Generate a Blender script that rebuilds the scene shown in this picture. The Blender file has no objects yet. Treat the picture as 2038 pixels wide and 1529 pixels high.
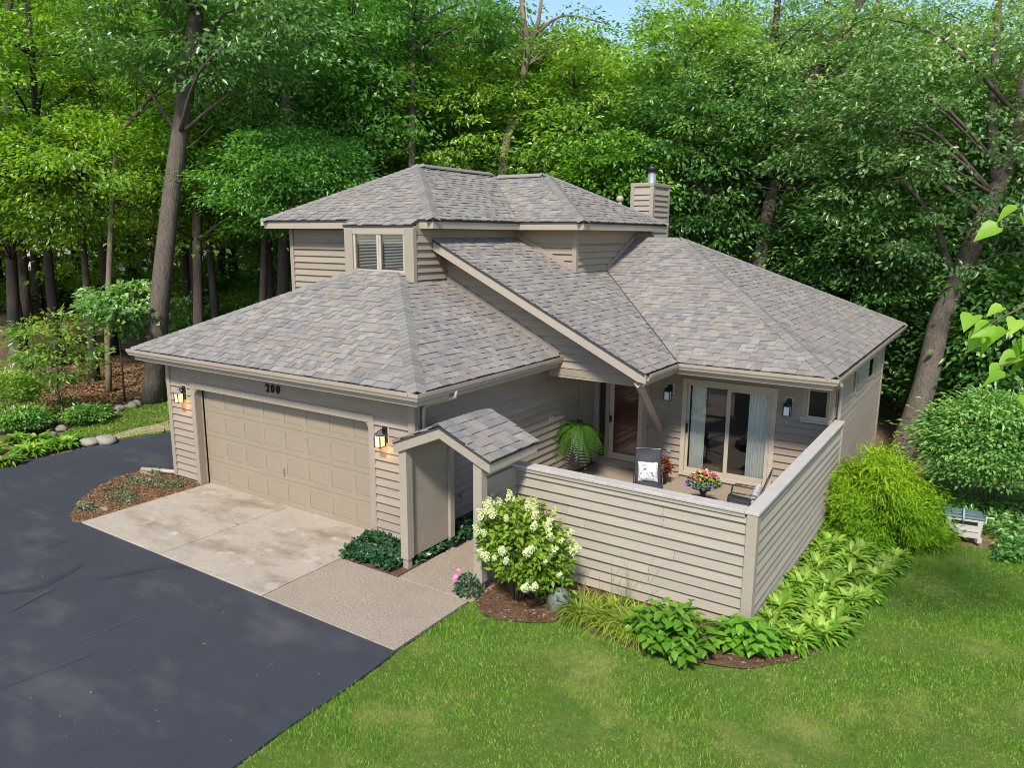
import bpy, math, random
import numpy as np
from mathutils import Vector, Matrix
from mathutils.geometry import delaunay_2d_cdt
random.seed(11); RNG = np.random.default_rng(11)
S = bpy.context.scene; COL = S.collection

# ------------------------------------------------------------------ camera, sky, sun, exposure
CAM = np.array([14.542, -8.895, 5.187]); YAW, PIT, ROL, FPX = 33.433, 11.312, .324, 1484.04
_y, _p, _r = [math.radians(a) for a in (YAW, PIT, ROL)]
FW = np.array([-math.sin(_y)*math.cos(_p), math.cos(_y)*math.cos(_p), -math.sin(_p)])
_R = np.array([math.cos(_y), math.sin(_y), 0]); _U = np.cross(_R, FW)
RT = _R*math.cos(_r) + _U*math.sin(_r); UP = _U*math.cos(_r) - _R*math.sin(_r)
cam_d = bpy.data.cameras.new("camera"); cam_o = bpy.data.objects.new("camera", cam_d); COL.objects.link(cam_o)
cam_o.matrix_world = Matrix(((RT[0], UP[0], -FW[0], CAM[0]), (RT[1], UP[1], -FW[1], CAM[1]), (RT[2], UP[2], -FW[2], CAM[2]), (0, 0, 0, 1)))
cam_d.sensor_width = 36; cam_d.lens = FPX/2038*36; cam_d.clip_start = .1; cam_d.clip_end = 3000
S.camera = cam_o
SUN_EL, SUN_AZ = 47.0, 20.0          # azimuth: from -Y towards +X
sd = Vector((math.sin(math.radians(SUN_AZ))*math.cos(math.radians(SUN_EL)), -math.cos(math.radians(SUN_AZ))*math.cos(math.radians(SUN_EL)), math.sin(math.radians(SUN_EL))))
world = bpy.data.worlds.new("World"); S.world = world; world.use_nodes = True
wn = world.node_tree.nodes; wl = world.node_tree.links
bg = wn["Background"]; sky = wn.new("ShaderNodeTexSky"); sky.sky_type = 'NISHITA'; sky.sun_disc = False
sky.sun_elevation = math.radians(SUN_EL); sky.sun_rotation = math.atan2(sd.x, sd.y)
sky.air_density = 1.0; sky.dust_density = .35; sky.ozone_density = 2.2; sky.altitude = 200
wl.new(sky.outputs[0], bg.inputs[0]); bg.inputs[1].default_value = .125
sun_d = bpy.data.lights.new("sun", 'SUN'); sun_d.energy = 3.1; sun_d.angle = math.radians(8); sun_d.color = (1, .95, .875)
sun_o = bpy.data.objects.new("sun", sun_d); COL.objects.link(sun_o)
sun_o.rotation_euler = sd.to_track_quat('Z', 'Y').to_euler(); sun_o.location = (10, -20, 30)
S.view_settings.view_transform = 'Standard'; S.view_settings.look = 'None'
S.view_settings.exposure = .86; S.view_settings.gamma = 1
S.render.engine = 'CYCLES'; S.cycles.use_denoising = True; S.cycles.max_bounces = 6
S.cycles.filter_width = .95; S.cycles.transparent_max_bounces = 8; S.cycles.diffuse_bounces = 4; S.cycles.glossy_bounces = 3
S.cycles.caustics_reflective = False; S.cycles.caustics_refractive = False

# ------------------------------------------------------------------ helpers
def ray(px, py): return FW + RT*(px-1019)/FPX - UP*(py-764.5)/FPX
def gz(x, y):
    x = np.asarray(x, float); y = np.asarray(y, float)
    z = -.02 - .01*np.clip((x-8.3)/3.8, 0, 1) - .03*np.clip(x-12.2, 0, 6)
    z = z - .045*np.clip(y-1, 0, 6)*np.clip((x-10)/2, 0, 1) - .12*np.clip(y-7, 0, 12)*np.clip((x-9)/3, 0, 1)
    return z
def G(px, py):
    z = 0.; d = ray(px, py)
    for i in range(30):
        q = CAM + d*(z-CAM[2])/d[2]; z = .5*z + .5*float(gz(q[0], q[1]))
    return (float(q[0]), float(q[1]))
def W(px, py, dep): return CAM + ray(px, py)*dep
def ztop(py, dep): return 5.187 + (471-py)/FPX*dep
OFF = {}
def tag(o, label=None, cat=None, group=None, kind=None):
    if label: o["label"] = label
    if cat: o["category"] = cat
    if group: o["group"] = group
    if kind: o["kind"] = kind
    return o
def thing(name, loc, label, cat, group=None):
    o = bpy.data.objects.new(name, None); COL.objects.link(o); o.location = loc; o.empty_display_size = .1
    OFF[o.name] = np.array(loc, float); return tag(o, label, cat, group)
def raw(name, v, f, mat, parent=None, rnd=None, smooth=False, kind=None):
    off = OFF[parent.name] if parent is not None else np.zeros(3)
    me = bpy.data.meshes.new(name); v = np.asarray(v, float) - off
    me.from_pydata(v.tolist(), [], f)
    if rnd is not None:
        a = me.attributes.new("rnd", 'FLOAT', 'POINT'); a.data.foreach_set("value", np.asarray(rnd, np.float32))
    me.materials.append(mat)
    if smooth: me.polygons.foreach_set("use_smooth", [True]*len(me.polygons))
    o = bpy.data.objects.new(name, me); COL.objects.link(o)
    if parent is not None: o.parent = parent
    OFF[o.name] = off
    if kind: o["kind"] = kind
    return o
def fast(name, V, F, mat, parent=None, rnd=None, smooth=False, kind=None):
    """V (n,3), F (m,k) with constant k"""
    off = OFF[parent.name] if parent is not None else np.zeros(3)
    me = bpy.data.meshes.new(name); V = np.ascontiguousarray(V - off, np.float32); k = F.shape[1]; m = len(F)
    me.vertices.add(len(V)); me.vertices.foreach_set("co", V.ravel())
    me.loops.add(m*k); me.loops.foreach_set("vertex_index", F.astype(np.int32).ravel())
    me.polygons.add(m); me.polygons.foreach_set("loop_start", np.arange(0, m*k, k, dtype=np.int32))
    if smooth: me.polygons.foreach_set("use_smooth", np.ones(m, bool))
    if rnd is not None:
        a = me.attributes.new("rnd", 'FLOAT', 'POINT'); a.data.foreach_set("value", np.ascontiguousarray(rnd, np.float32))
    me.update(calc_edges=True); me.materials.append(mat)
    o = bpy.data.objects.new(name, me); COL.objects.link(o)
    if parent is not None: o.parent = parent
    OFF[o.name] = off
    if kind: o["kind"] = kind
    return o
class MB:
    def __init__(s): s.v = []; s.f = []; s.r = []
    def add(s, vs, fs, r=.5):
        n = len(s.v); s.v += [tuple(map(float, p)) for p in vs]; s.f += [tuple(i+n for i in q) for q in fs]; s.r += [r]*len(vs); return s
    def box(s, x0, y0, z0, x1, y1, z1, r=.5):
        return s.hexa([(x0,y0,z0),(x1,y0,z0),(x1,y1,z0),(x0,y1,z0),(x0,y0,z1),(x1,y0,z1),(x1,y1,z1),(x0,y1,z1)], r)
    def hexa(s, p, r=.5):
        return s.add(p, [(3,2,1,0),(4,5,6,7),(0,1,5,4),(1,2,6,5),(2,3,7,6),(3,0,4,7)], r)
    def prism(s, poly, vec, r=.5):
        n = len(poly); b = [tuple(np.array(p)+np.array(vec)) for p in poly]
        return s.add(list(poly)+b, [tuple(range(n))[::-1], tuple(range(n, 2*n))]+[(i, (i+1) % n, n+(i+1) % n, n+i) for i in range(n)], r)
    def tube(s, pts, rad, n=8, r=.5, cap=True):
        pts = [np.array(p, float) for p in pts]; rad = [rad]*len(pts) if np.isscalar(rad) else rad
        vs = []; fs = []; t0 = pts[1]-pts[0]; a = np.cross(t0, (0, 0, 1.)) if abs(t0[2]) < .9*np.linalg.norm(t0) else np.cross(t0, (1., 0, 0))
        for i, p in enumerate(pts):
            t = (pts[min(i+1, len(pts)-1)]-pts[max(i-1, 0)]); t = t/np.linalg.norm(t)
            a = a - t*(a@t); a = a/np.linalg.norm(a); b = np.cross(t, a)
            for k in range(n):
                w = 2*math.pi*k/n; vs.append(p+rad[i]*(math.cos(w)*a+math.sin(w)*b))
        for i in range(len(pts)-1):
            for k in range(n): fs.append((i*n+k, i*n+(k+1) % n, (i+1)*n+(k+1) % n, (i+1)*n+k))
        if cap: fs += [tuple(range(n))[::-1], tuple(range((len(pts)-1)*n, len(pts)*n))]
        return s.add(vs, fs, r)
    def lathe(s, c, prof, n=16, r=.5):
        vs = []; fs = []
        for (rr, z) in prof:
            for k in range(n):
                w = 2*math.pi*k/n; vs.append((c[0]+rr*math.cos(w), c[1]+rr*math.sin(w), c[2]+z))
        for i in range(len(prof)-1):
            for k in range(n): fs.append((i*n+k, i*n+(k+1) % n, (i+1)*n+(k+1) % n, (i+1)*n+k))
        fs += [tuple(range(n))[::-1], tuple(range((len(prof)-1)*n, len(prof)*n))]
        return s.add(vs, fs, r)
    def build(s, name, mat, parent=None, smooth=False, kind=None, bevel=0):
        o = raw(name, s.v, s.f, mat, parent, s.r, smooth, kind)
        if bevel:
            b = o.modifiers.new("bevel", 'BEVEL'); b.width = bevel; b.segments = 1; b.limit_method = 'ANGLE'
        return o
def box(name, mat, parent, *a, bevel=.004): return MB().box(*a).build(name, mat, parent, bevel=bevel)
def copy_tree(o, parent=None):
    c = o.copy(); COL.objects.link(c); c.parent = parent; OFF[c.name] = OFF.get(o.name, np.zeros(3))
    for ch in list(o.children): copy_tree(ch, c)
    return c
def unit(v): v = np.asarray(v, float); return v/np.maximum(np.linalg.norm(v, axis=-1, keepdims=True), 1e-9)

# ------------------------------------------------------------------ materials
def mat(name, col, rough=.75, layers=((6, .12),), objvar=0., bump=0., bscale=80, stretch=(1, 1, 1), spec=.25, metal=0,
        patch=None, ramp=None, emit=None):
    m = bpy.data.materials.new(name); m.use_nodes = True; nt = m.node_tree; N = nt.nodes; L = nt.links
    b = N["Principled BSDF"]; b.inputs["Roughness"].default_value = rough; b.inputs["Metallic"].default_value = metal
    b.inputs["Specular IOR Level"].default_value = spec
    tc = N.new("ShaderNodeTexCoord"); mp = N.new("ShaderNodeMapping"); mp.inputs["Scale"].default_value = stretch
    L.new(tc.outputs["Object"], mp.inputs[0])
    if ramp:
        at = N.new("ShaderNodeAttribute"); at.attribute_name = "rnd"; cr = N.new("ShaderNodeValToRGB")
        cr.color_ramp.interpolation = 'LINEAR'; e = cr.color_ramp.elements
        while len(e) < len(ramp): e.new(.5)
        for i, (p, c) in enumerate(ramp): e[i].position = p; e[i].color = (*c, 1)
        L.new(at.outputs["Fac"], cr.inputs[0]); cur = cr.outputs[0]
    else:
        rgb = N.new("ShaderNodeRGB"); rgb.outputs[0].default_value = (*col, 1); cur = rgb.outputs[0]
    if patch:
        for (c2, sc, lo, hi, st) in patch:
            mp2 = N.new("ShaderNodeMapping"); mp2.inputs["Scale"].default_value = st; L.new(tc.outputs["Object"], mp2.inputs[0])
            nz = N.new("ShaderNodeTexNoise"); nz.inputs["Scale"].default_value = sc; nz.inputs["Detail"].default_value = 6; nz.inputs["Roughness"].default_value = .65
            L.new(mp2.outputs[0], nz.inputs["Vector"])
            mr = N.new("ShaderNodeMapRange"); mr.inputs[1].default_value = lo; mr.inputs[2].default_value = hi; L.new(nz.outputs[0], mr.inputs[0])
            mx = N.new("ShaderNodeMix"); mx.data_type = 'RGBA'; L.new(mr.outputs[0], mx.inputs[0]); L.new(cur, mx.inputs[6]); mx.inputs[7].default_value = (*c2, 1); cur = mx.outputs[2]
    fac = None
    def mul(o):
        nonlocal fac
        if fac is None: fac = o
        else:
            mm = N.new("ShaderNodeMath"); mm.operation = 'MULTIPLY'; L.new(fac, mm.inputs[0]); L.new(o, mm.inputs[1]); fac = mm.outputs[0]
    for (sc, amt) in layers:
        nz = N.new("ShaderNodeTexNoise"); nz.inputs["Scale"].default_value = sc; nz.inputs["Detail"].default_value = 5; nz.inputs["Roughness"].default_value = .6
        L.new(mp.outputs[0], nz.inputs["Vector"])
        mr = N.new("ShaderNodeMapRange"); mr.inputs[1].default_value = .25; mr.inputs[2].default_value = .75; mr.inputs[3].default_value = 1-amt; mr.inputs[4].default_value = 1+amt
        L.new(nz.outputs[0], mr.inputs[0]); mul(mr.outputs[0])
    if objvar:
        oi = N.new("ShaderNodeObjectInfo"); mr = N.new("ShaderNodeMapRange"); mr.inputs[3].default_value = 1-objvar; mr.inputs[4].default_value = 1+objvar
        L.new(oi.outputs["Random"], mr.inputs[0]); mul(mr.outputs[0])
    if fac is not None:
        vm = N.new("ShaderNodeVectorMath"); vm.operation = 'SCALE'; L.new(cur, vm.inputs[0]); L.new(fac, vm.inputs["Scale"]); cur = vm.outputs[0]
    L.new(cur, b.inputs["Base Color"])
    if bump:
        nz = N.new("ShaderNodeTexNoise"); nz.inputs["Scale"].default_value = bscale; nz.inputs["Detail"].default_value = 4; L.new(mp.outputs[0], nz.inputs["Vector"])
        bp = N.new("ShaderNodeBump"); bp.inputs["Strength"].default_value = bump; bp.inputs["Distance"].default_value = .02; L.new(nz.outputs[0], bp.inputs["Height"]); L.new(bp.outputs[0], b.inputs["Normal"])
    if emit:
        b.inputs["Emission Color"].default_value = (*emit[0], 1); b.inputs["Emission Strength"].default_value = emit[1]
    return m
def leafmat(name, ramp, trans=.3, rough=.45, spec=.35, objvar=.18, tint=1.5, patch=None):
    m = mat(name, (0, 0, 0), rough, (), objvar, spec=spec, ramp=ramp, patch=patch); nt = m.node_tree; N = nt.nodes; L = nt.links
    b = N["Principled BSDF"]; src = b.inputs["Base Color"].links[0].from_socket
    tr = N.new("ShaderNodeBsdfTranslucent"); vm = N.new("ShaderNodeVectorMath"); vm.operation = 'MULTIPLY'; vm.inputs[1].default_value = (1.0*tint, 1.12*tint, .4*tint)
    L.new(src, vm.inputs[0]); L.new(vm.outputs[0], tr.inputs[0])
    mx = N.new("ShaderNodeMixShader"); mx.inputs[0].default_value = trans; L.new(b.outputs[0], mx.inputs[1]); L.new(tr.outputs[0], mx.inputs[2])
    L.new(mx.outputs[0], N["Material Output"].inputs[0]); return m
def glassmat(name, tint=(.75, .8, .78), refl=.12):
    m = bpy.data.materials.new(name); m.use_nodes = True; nt = m.node_tree; N = nt.nodes; L = nt.links
    t = N.new("ShaderNodeBsdfTransparent"); t.inputs[0].default_value = (*tint, 1); g = N.new("ShaderNodeBsdfGlossy"); g.inputs["Roughness"].default_value = .02
    fr = N.new("ShaderNodeLayerWeight"); fr.inputs[0].default_value = .25; mr = N.new("ShaderNodeMapRange"); mr.inputs[3].default_value = refl; mr.inputs[4].default_value = .9
    L.new(fr.outputs["Fresnel"], mr.inputs[0]); mx = N.new("ShaderNodeMixShader"); L.new(mr.outputs[0], mx.inputs[0]); L.new(t.outputs[0], mx.inputs[1]); L.new(g.outputs[0], mx.inputs[2])
    L.new(mx.outputs[0], N["Material Output"].inputs[0]); return m
M = {}
SID = (.298, .24, .18)
M['siding'] = mat("siding_paint", SID, .72, ((1.2, .07), (22, .06)), .05, .15, 40, (1, 1, 14), patch=[((.26, .21, .165), 1.1, .52, .78, (1, 1, 3))])
M['fence'] = mat("fence_paint", (.335, .284, .22), .75, ((1.5, .07), (24, .09)), .05, .2, 40, (1, 1, 16), patch=[((.27, .24, .195), 1.6, .55, .8, (1, 1, 3)), ((.42, .39, .35), 9, .68, .75, (1, 1, 6))])
M['trim'] = mat("trim_paint", (.31, .258, .2), .7, ((2, .07), (30, .05)), .03, .1, 40, (4, 4, 1))
M['fascia'] = mat("fascia_paint", (.365, .305, .24), .65, ((2, .06), (25, .05)), .02, .08, 40)
M['cap'] = mat("weathered_cap_paint", (.43, .385, .335), .8, ((5, .1), (40, .12)), .02, .3, 50, patch=[((.36, .3, .24), 6, .6, .72, (1, 1, 1))])
M['door'] = mat("garage_door_paint", (.29, .232, .165), .6, ((1.5, .06), (12, .03)), .02)
M['gutter'] = mat("gutter_metal", (.38, .315, .24), .45, ((3, .08),), 0, spec=.5)
M['foundation'] = mat("foundation_concrete", (.36, .29, .20), .9, ((8, .15),), 0, .3)
TONES = [(0., (0.207, 0.194, 0.181)), (.18, (0.243, 0.219, 0.193)), (.36, (0.265, 0.229, 0.190)), (.52, (0.289, 0.260, 0.228)), (.68, (0.233, 0.197, 0.164)), (.84, (0.307, 0.279, 0.237)), (1., (0.192, 0.182, 0.176))]
M['shingle'] = mat("asphalt_shingle", (0, 0, 0), .95, ((130, .22), (1.1, .06)), 0, .5, 260, spec=.12, ramp=TONES)
M['hipcap'] = mat("hip_cap_shingle", (.228, .212, .187), .95, ((130, .2),), .16, .5, 260, spec=.12)
M['deck'] = mat("roof_edge", (.05, .047, .045), .9, ())
M['glass'] = glassmat("window_glass", (.93, .95, .94), .05)
M['glass_dark'] = glassmat("window_glass_reflective", (.35, .4, .36), .3)
M['vinyl'] = mat("window_frame_vinyl", (.44, .375, .29), .5, ((4, .05),), .03)
M['black'] = mat("black_metal", (.012, .012, .014), .45, (), 0, spec=.5)
M['dark'] = mat("dark_interior", (.03, .028, .026), .9, ())
M['int'] = mat("interior_wall", (.25, .22, .18), .9, ())
M['carpet'] = mat("interior_carpet", (.42, .31, .2), .95, ((10, .1),), 0)
M['curtain'] = mat("white_curtain", (.93, .91, .83), .9, ((3, .05),), 0)
M['blind'] = mat("window_blind_slats", (.85, .85, .8), .6, ())
M['reddoor'] = mat("red_entry_door", (.17, .055, .042), .55, ((4, .1),), 0)
M['asphalt'] = mat("asphalt", (.042, .044, .052), .8, ((.5, .10), (3, .10), (70, .35), (260, .6)), 0, .6, 220, spec=.35,
                   patch=[((.085, .083, .084), .55, .52, .72, (1, 2.2, 1)), ((.028, .028, .033), 1.1, .62, .74, (2.2, 1, 1)), ((.11, .1, .09), 1.7, .68, .78, (1.4, .5, 1))])
M['concrete'] = mat("weathered_concrete", (.375, .315, .245), .9, ((1.2, .1), (9, .1), (120, .12)), 0, .3, 150,
                    patch=[((.23, .175, .115), 1.1, .5, .68, (.5, 1.3, 1)), ((.16, .125, .08), 2.4, .62, .74, (.7, 1.6, 1)), ((.46, .41, .35), 2., .58, .72, (1, 1, 1))])
M['aggregate'] = mat("exposed_aggregate", (.345, .275, .205), .9, ((1, .08), (30, .25), (70, .5), (240, .4)), 0, .8, 110)
M['soil'] = mat("forest_floor", (.2, .125, .075), .95, ((.8, .25), (7, .3), (40, .3)), 0, .6, 25, spec=.1,
                patch=[((.07, .12, .03), .35, .52, .64, (1, 1, 1)), ((.34, .2, .11), 1.4, .55, .7, (1, 1, 1))])
M['mulch'] = mat("wood_mulch", (.13, .075, .045), .95, ((3, .25), (30, .45), (110, .4)), 0, .9, 70, spec=.1, patch=[((.09, .045, .03), 2, .52, .66, (1, 1, 1))])
M['straw'] = mat("pine_mulch", (.25, .145, .075), .95, ((3, .2), (40, .4), (130, .4)), 0, .9, 80, spec=.1, patch=[((.2, .1, .05), 3, .5, .65, (1, 1, 1))])
M['lawn'] = mat("lawn_ground", (.09, .13, .025), .95, ((1.2, .15), (14, .25), (90, .35)), 0, .6, 60, spec=.1, patch=[((.2, .2, .06), .8, .52, .68, (1, 1, 1)), ((.26, .21, .09), 1.9, .66, .78, (1, 1, 1))])
M['dirt'] = mat("bare_dirt", (.38, .29, .18), .95, ((5, .2), (50, .2)), 0, .3)
M['bark'] = mat("tree_bark", (.12, .096, .076), .95, ((3, .2), (14, .35)), .15, 1., 9, (3, 3, .45), spec=.1, patch=[((.14, .115, .09), 3, .5, .7, (3, 3, .5)), ((.04, .032, .027), 6, .55, .7, (4, 4, .6))])
M['bark_dark'] = mat("dark_tree_bark", (.068, .054, .045), .95, ((3, .2), (14, .35)), .15, 1., 9, (3, 3, .45), spec=.1)
M['bark_pale'] = mat("pale_tree_bark", (.19, .15, .095), .95, ((3, .2), (14, .3)), .15, .8, 9, (3, 3, .45), spec=.1)
M['stem'] = mat("woody_stem", (.13, .09, .06), .9, ((10, .2),), .1)
M['stone'] = mat("field_stone", (.27, .235, .19), .9, ((4, .2), (30, .15)), .25, .4, 20)
M['boulder'] = mat("grey_boulder", (.15, .155, .15), .85, ((4, .25), (30, .2)), 0, .5, 14)
M['plastic'] = mat("beige_plastic", (.5, .44, .4), .5, ((6, .05),), 0)
M['plastic_green'] = mat("green_grey_plastic", (.10, .15, .15), .45, ((6, .06),), 0)
M['sling'] = mat("grey_sling_fabric", (.06, .062, .07), .85, ((60, .2),), 0)
M['metalgrey'] = mat("dark_tube_metal", (.04, .038, .037), .4, (), 0, spec=.5)
M['pillow'] = mat("white_print_fabric", (.6, .6, .58), .9, (), 0, patch=[((.08, .08, .09), 26, .57, .6, (1, 1, 1))])
M['clay'] = mat("planter", (.03, .028, .027), .5, ((8, .15),), 0)
M['steel'] = mat("galvanised_steel", (.42, .44, .47), .4, ((6, .15),), 0, metal=.6)
M['log'] = mat("split_log", (.2, .13, .08), .9, ((8, .3),), .35)
M['plate'] = mat("grey_cover_plate", (.33, .36, .36), .5, ())
M['lit'] = mat("lit_lamp_glass", (.9, .75, .4), .4, (), emit=((1., .6, .17), 1.0))
M['frost'] = mat("frosted_lamp_glass", (.8, .82, .85), .3, ())
M['pavement'] = mat("far_road_surface", (.42, .44, .48), .9, ((.5, .1),), 0)
G1 = lambda a, b, c: [(0., a), (.55, b), (1., c)]
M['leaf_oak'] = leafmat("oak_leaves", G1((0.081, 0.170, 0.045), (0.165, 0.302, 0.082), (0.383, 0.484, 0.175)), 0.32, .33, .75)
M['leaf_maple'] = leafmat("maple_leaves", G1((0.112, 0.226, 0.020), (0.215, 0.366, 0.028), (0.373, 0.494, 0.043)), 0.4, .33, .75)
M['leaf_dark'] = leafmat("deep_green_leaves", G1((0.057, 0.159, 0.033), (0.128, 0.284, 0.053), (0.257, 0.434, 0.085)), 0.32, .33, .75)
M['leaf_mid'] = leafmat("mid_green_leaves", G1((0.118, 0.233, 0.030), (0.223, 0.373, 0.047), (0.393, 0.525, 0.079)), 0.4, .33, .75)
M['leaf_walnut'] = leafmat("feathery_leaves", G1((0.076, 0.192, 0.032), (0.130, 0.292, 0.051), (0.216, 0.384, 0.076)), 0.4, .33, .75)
M['leaf_hydr'] = leafmat("hydrangea_leaves", G1((.1, .21, .015), (.22, .35, .03), (.4, .5, .08)), .35)
M['petal'] = leafmat("cream_petals", G1((.55, .62, .2), (.76, .78, .42), (.85, .85, .7)), .3, .7, .1, .04, 1.)
M['petal_pink'] = leafmat("pink_petals", G1((.6, .12, .35), (.75, .25, .5), (.8, .4, .6)), .3, .7, .1, .04, 1.)
M['petal_mix'] = leafmat("mixed_petals", [(0., (.16, .05, .42)), (.42, (.3, .12, .6)), (.46, (.12, .3, .03)), (.66, (.2, .4, .04)), (.7, (.6, .06, .2)), (.84, (.75, .2, .35)), (.87, (.8, .7, .1)), (1., (.8, .75, .3))], .2, .6, .2, 0, 1.)
M['leaf_small'] = leafmat("bright_shrub_leaves", G1((0.060, 0.172, 0.014), (0.120, 0.276, 0.019), (0.240, 0.402, 0.048)), .3, .42, .35)
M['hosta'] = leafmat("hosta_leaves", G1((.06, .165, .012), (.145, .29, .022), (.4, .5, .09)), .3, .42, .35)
M['lily'] = leafmat("daylily_leaves", G1((0.130, 0.221, 0.018), (0.260, 0.351, 0.036), (0.468, 0.468, 0.084)), .35)
M['cypress'] = leafmat("golden_cypress", G1((.055, .15, .008), (.16, .31, .012), (.4, .5, .02)), .25, .6, .2)
M['euon'] = leafmat("burning_bush_leaves", G1((0.081, 0.194, 0.040), (0.163, 0.314, 0.073), (0.325, 0.478, 0.132)), .3)
M['ivy'] = leafmat("ivy_leaves", G1((.012, .05, .016), (.028, .085, .03), (.07, .15, .06)), .1, .35, .5)
M['fernl'] = leafmat("fern_fronds", G1((.03, .1, .012), (.065, .17, .02), (.13, .24, .035)), .35)
M['coleus'] = leafmat("coleus_leaves", G1((.09, .02, .012), (.2, .05, .03), (.3, .1, .06)), .3)
M['sedum'] = leafmat("sedum_leaves", G1((.07, .1, .06), (.14, .17, .09), (.3, .3, .14)), .15)
M['catalpa'] = leafmat("heart_leaves", G1((.12, .27, .02), (.2, .36, .03), (.3, .45, .06)), .4, .45, .35)
M['grass'] = leafmat("grass_blades", G1((.065, .185, .012), (.155, .32, .025), (.38, .47, .09)), .32, .6, .2, 0, 1.4, patch=[((.3, .36, .07), .8, .52, .74, (1, 1, 1)), ((.45, .41, .16), 2.1, .63, .78, (1, 1, 1)), ((.06, .2, .012), .5, .56, .7, (1, 1, 1)), ((.09, .25, .015), 5, .58, .68, (1, 1, 1)), ((.5, .5, .16), 8, .62, .72, (1, 1, 1)), ((.05, .14, .012), 11, .63, .72, (1, 1, 1))])
M['chip'] = leafmat("wood_chips", G1((.07, .036, .02), (.2, .115, .06), (.38, .25, .14)), .05, .95, .1, 0)
M['litter'] = leafmat("fallen_leaves", G1((.07, .035, .018), (.2, .1, .05), (.36, .22, .12)), .1, .9, .1, 0)

# ------------------------------------------------------------------ setting: ground, drive, slabs, lawn, beds
def sheet(name, poly, mt, dz=0., sp=.6, kind='structure', zf=None, parent=None, edge=0):
    poly = [tuple(map(float, p)) for p in poly]; n = len(poly)
    xs = [p[0] for p in poly]; ys = [p[1] for p in poly]; pts = [Vector(p) for p in poly]
    def inside(x, y):
        c = False; j = n-1
        for i in range(n):
            if (poly[i][1] > y) != (poly[j][1] > y) and x < (poly[j][0]-poly[i][0])*(y-poly[i][1])/(poly[j][1]-poly[i][1])+poly[i][0]: c = not c
            j = i
        return c
    x = min(xs)+sp/2
    while x < max(xs):
        y = min(ys)+sp/2
        while y < max(ys):
            if inside(x, y): pts.append(Vector((x, y)))
            y += sp
        x += sp
    v, e, f, *_ = delaunay_2d_cdt(pts, [(i, (i+1) % n) for i in range(n)], [], 1, 1e-5)
    zf = zf or (lambda a, b: float(gz(a, b)))
    V = [(p.x, p.y, zf(p.x, p.y)+dz) for p in v]; F = []
    for t in f:
        a, b, c = [v[i] for i in t]
        F.append(tuple(t) if (b-a).cross(c-a) > 0 else tuple(t)[::-1])
    if edge:
        # skirt along the outline
        m = len(V); zz = [zf(p[0], p[1])+dz for p in poly]
        V += [(p[0], p[1], z) for p, z in zip(poly, zz)] + [(p[0], p[1], z-edge) for p, z in zip(poly, zz)]
        F += [(m+i, m+(i+1) % n, m+n+(i+1) % n, m+n+i) for i in range(n)]
    return raw(name, V, F, mt, parent, None, False, kind)
gx = np.concatenate([[-600, -300, -180, -120, -90, -70], np.arange(-55, 40, 1.25), [45, 60, 90, 150, 300, 600]]); gy = np.concatenate([[-300, -120, -60, -40], np.arange(-25, 50, 1.25), [55, 70, 90, 130, 200, 400, 900]])
GX, GY = np.meshgrid(gx, gy, indexing='ij'); GZ = gz(GX, GY)-.06
far = np.clip((np.hypot(GX, GY)-25)/30, 0, 1); GZ = GZ + far*.25*np.sin(GX*.21)*np.cos(GY*.17)
nx, ny = GX.shape; idx = np.arange(nx*ny).reshape(nx, ny)
gF = np.stack([idx[:-1, :-1], idx[1:, :-1], idx[1:, 1:], idx[:-1, 1:]], -1).reshape(-1, 4)
fast("ground", np.stack([GX, GY, GZ], -1).reshape(-1, 3), gF, M['soil'], smooth=True, kind='structure')
def smooth_line(pts, k=4):
    out = []
    for i in range(len(pts)-1):
        p0 = np.array(pts[max(i-1, 0)]); p1 = np.array(pts[i]); p2 = np.array(pts[i+1]); p3 = np.array(pts[min(i+2, len(pts)-1)])
        for t in np.arange(k)/k:
            out.append(tuple(.5*((2*p1)+(-p0+p2)*t+(2*p0-5*p1+4*p2-p3)*t*t+(-p0+3*p1-3*p2+p3)*t**3)))
    return out+[tuple(pts[-1])]
farE = smooth_line([G(0, 932), G(60, 916), G(120, 904), G(200, 884), G(280, 868), G(345, 860)])
drive = [(8.58, -2.5)] + smooth_line([(8.58, -2.6), (8.63, -3.4), (8.62, -4.2), (8.66, -5.0), (8.7, -7), (8.9, -12), (9, -26)]) + [(-16, -26), (-9, -14), (-6, -6)] + farE + [(-2.6, 5.2), (0.02, 6.4), (.02, .02), (8.4, .02), (8.58, -.5)]
sheet("driveway", drive, M['asphalt'], .006, 1.2, edge=.05)
M['tyre'] = mat("tyre_rubber_mark", (.037, .0385, .046), .75, ((3, .2), (200, .5)), 0, .5, 220); M['wear'] = mat("worn_asphalt", (.053, .054, .06), .85, ((3, .2), (200, .5)), 0, .5, 220)
def mark(name, pxs, w, mt, dz):
    L = smooth_line([G(*q) for q in pxs], 8); V = []; F = []; n = len(L)
    for i, p in enumerate(L):
        a = np.array(L[max(i-1, 0)]); b = np.array(L[min(i+1, n-1)]); t = (b-a)/np.linalg.norm(b-a); ww = w*(math.sin(math.pi*min(max(i/(n-1), .04), .96))**.6)*(1+.08*math.sin(i*1.7))
        V += [(p[0]-t[1]*ww/2, p[1]+t[0]*ww/2, -.02+dz), (p[0]+t[1]*ww/2, p[1]-t[0]*ww/2, -.02+dz)]
    raw(name, V, [(2*i, 2*i+1, 2*i+3, 2*i+2) for i in range(n-1)], mt, None, None, False, 'structure')
mark("tyre_mark", [(-20, 1182), (60, 1175), (120, 1150), (166, 1124)], .16, M['tyre'], .0105); mark("tyre_mark", [(200, 1155), (270, 1140), (330, 1128), (372, 1131)], .14, M['tyre'], .0105)
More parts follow.
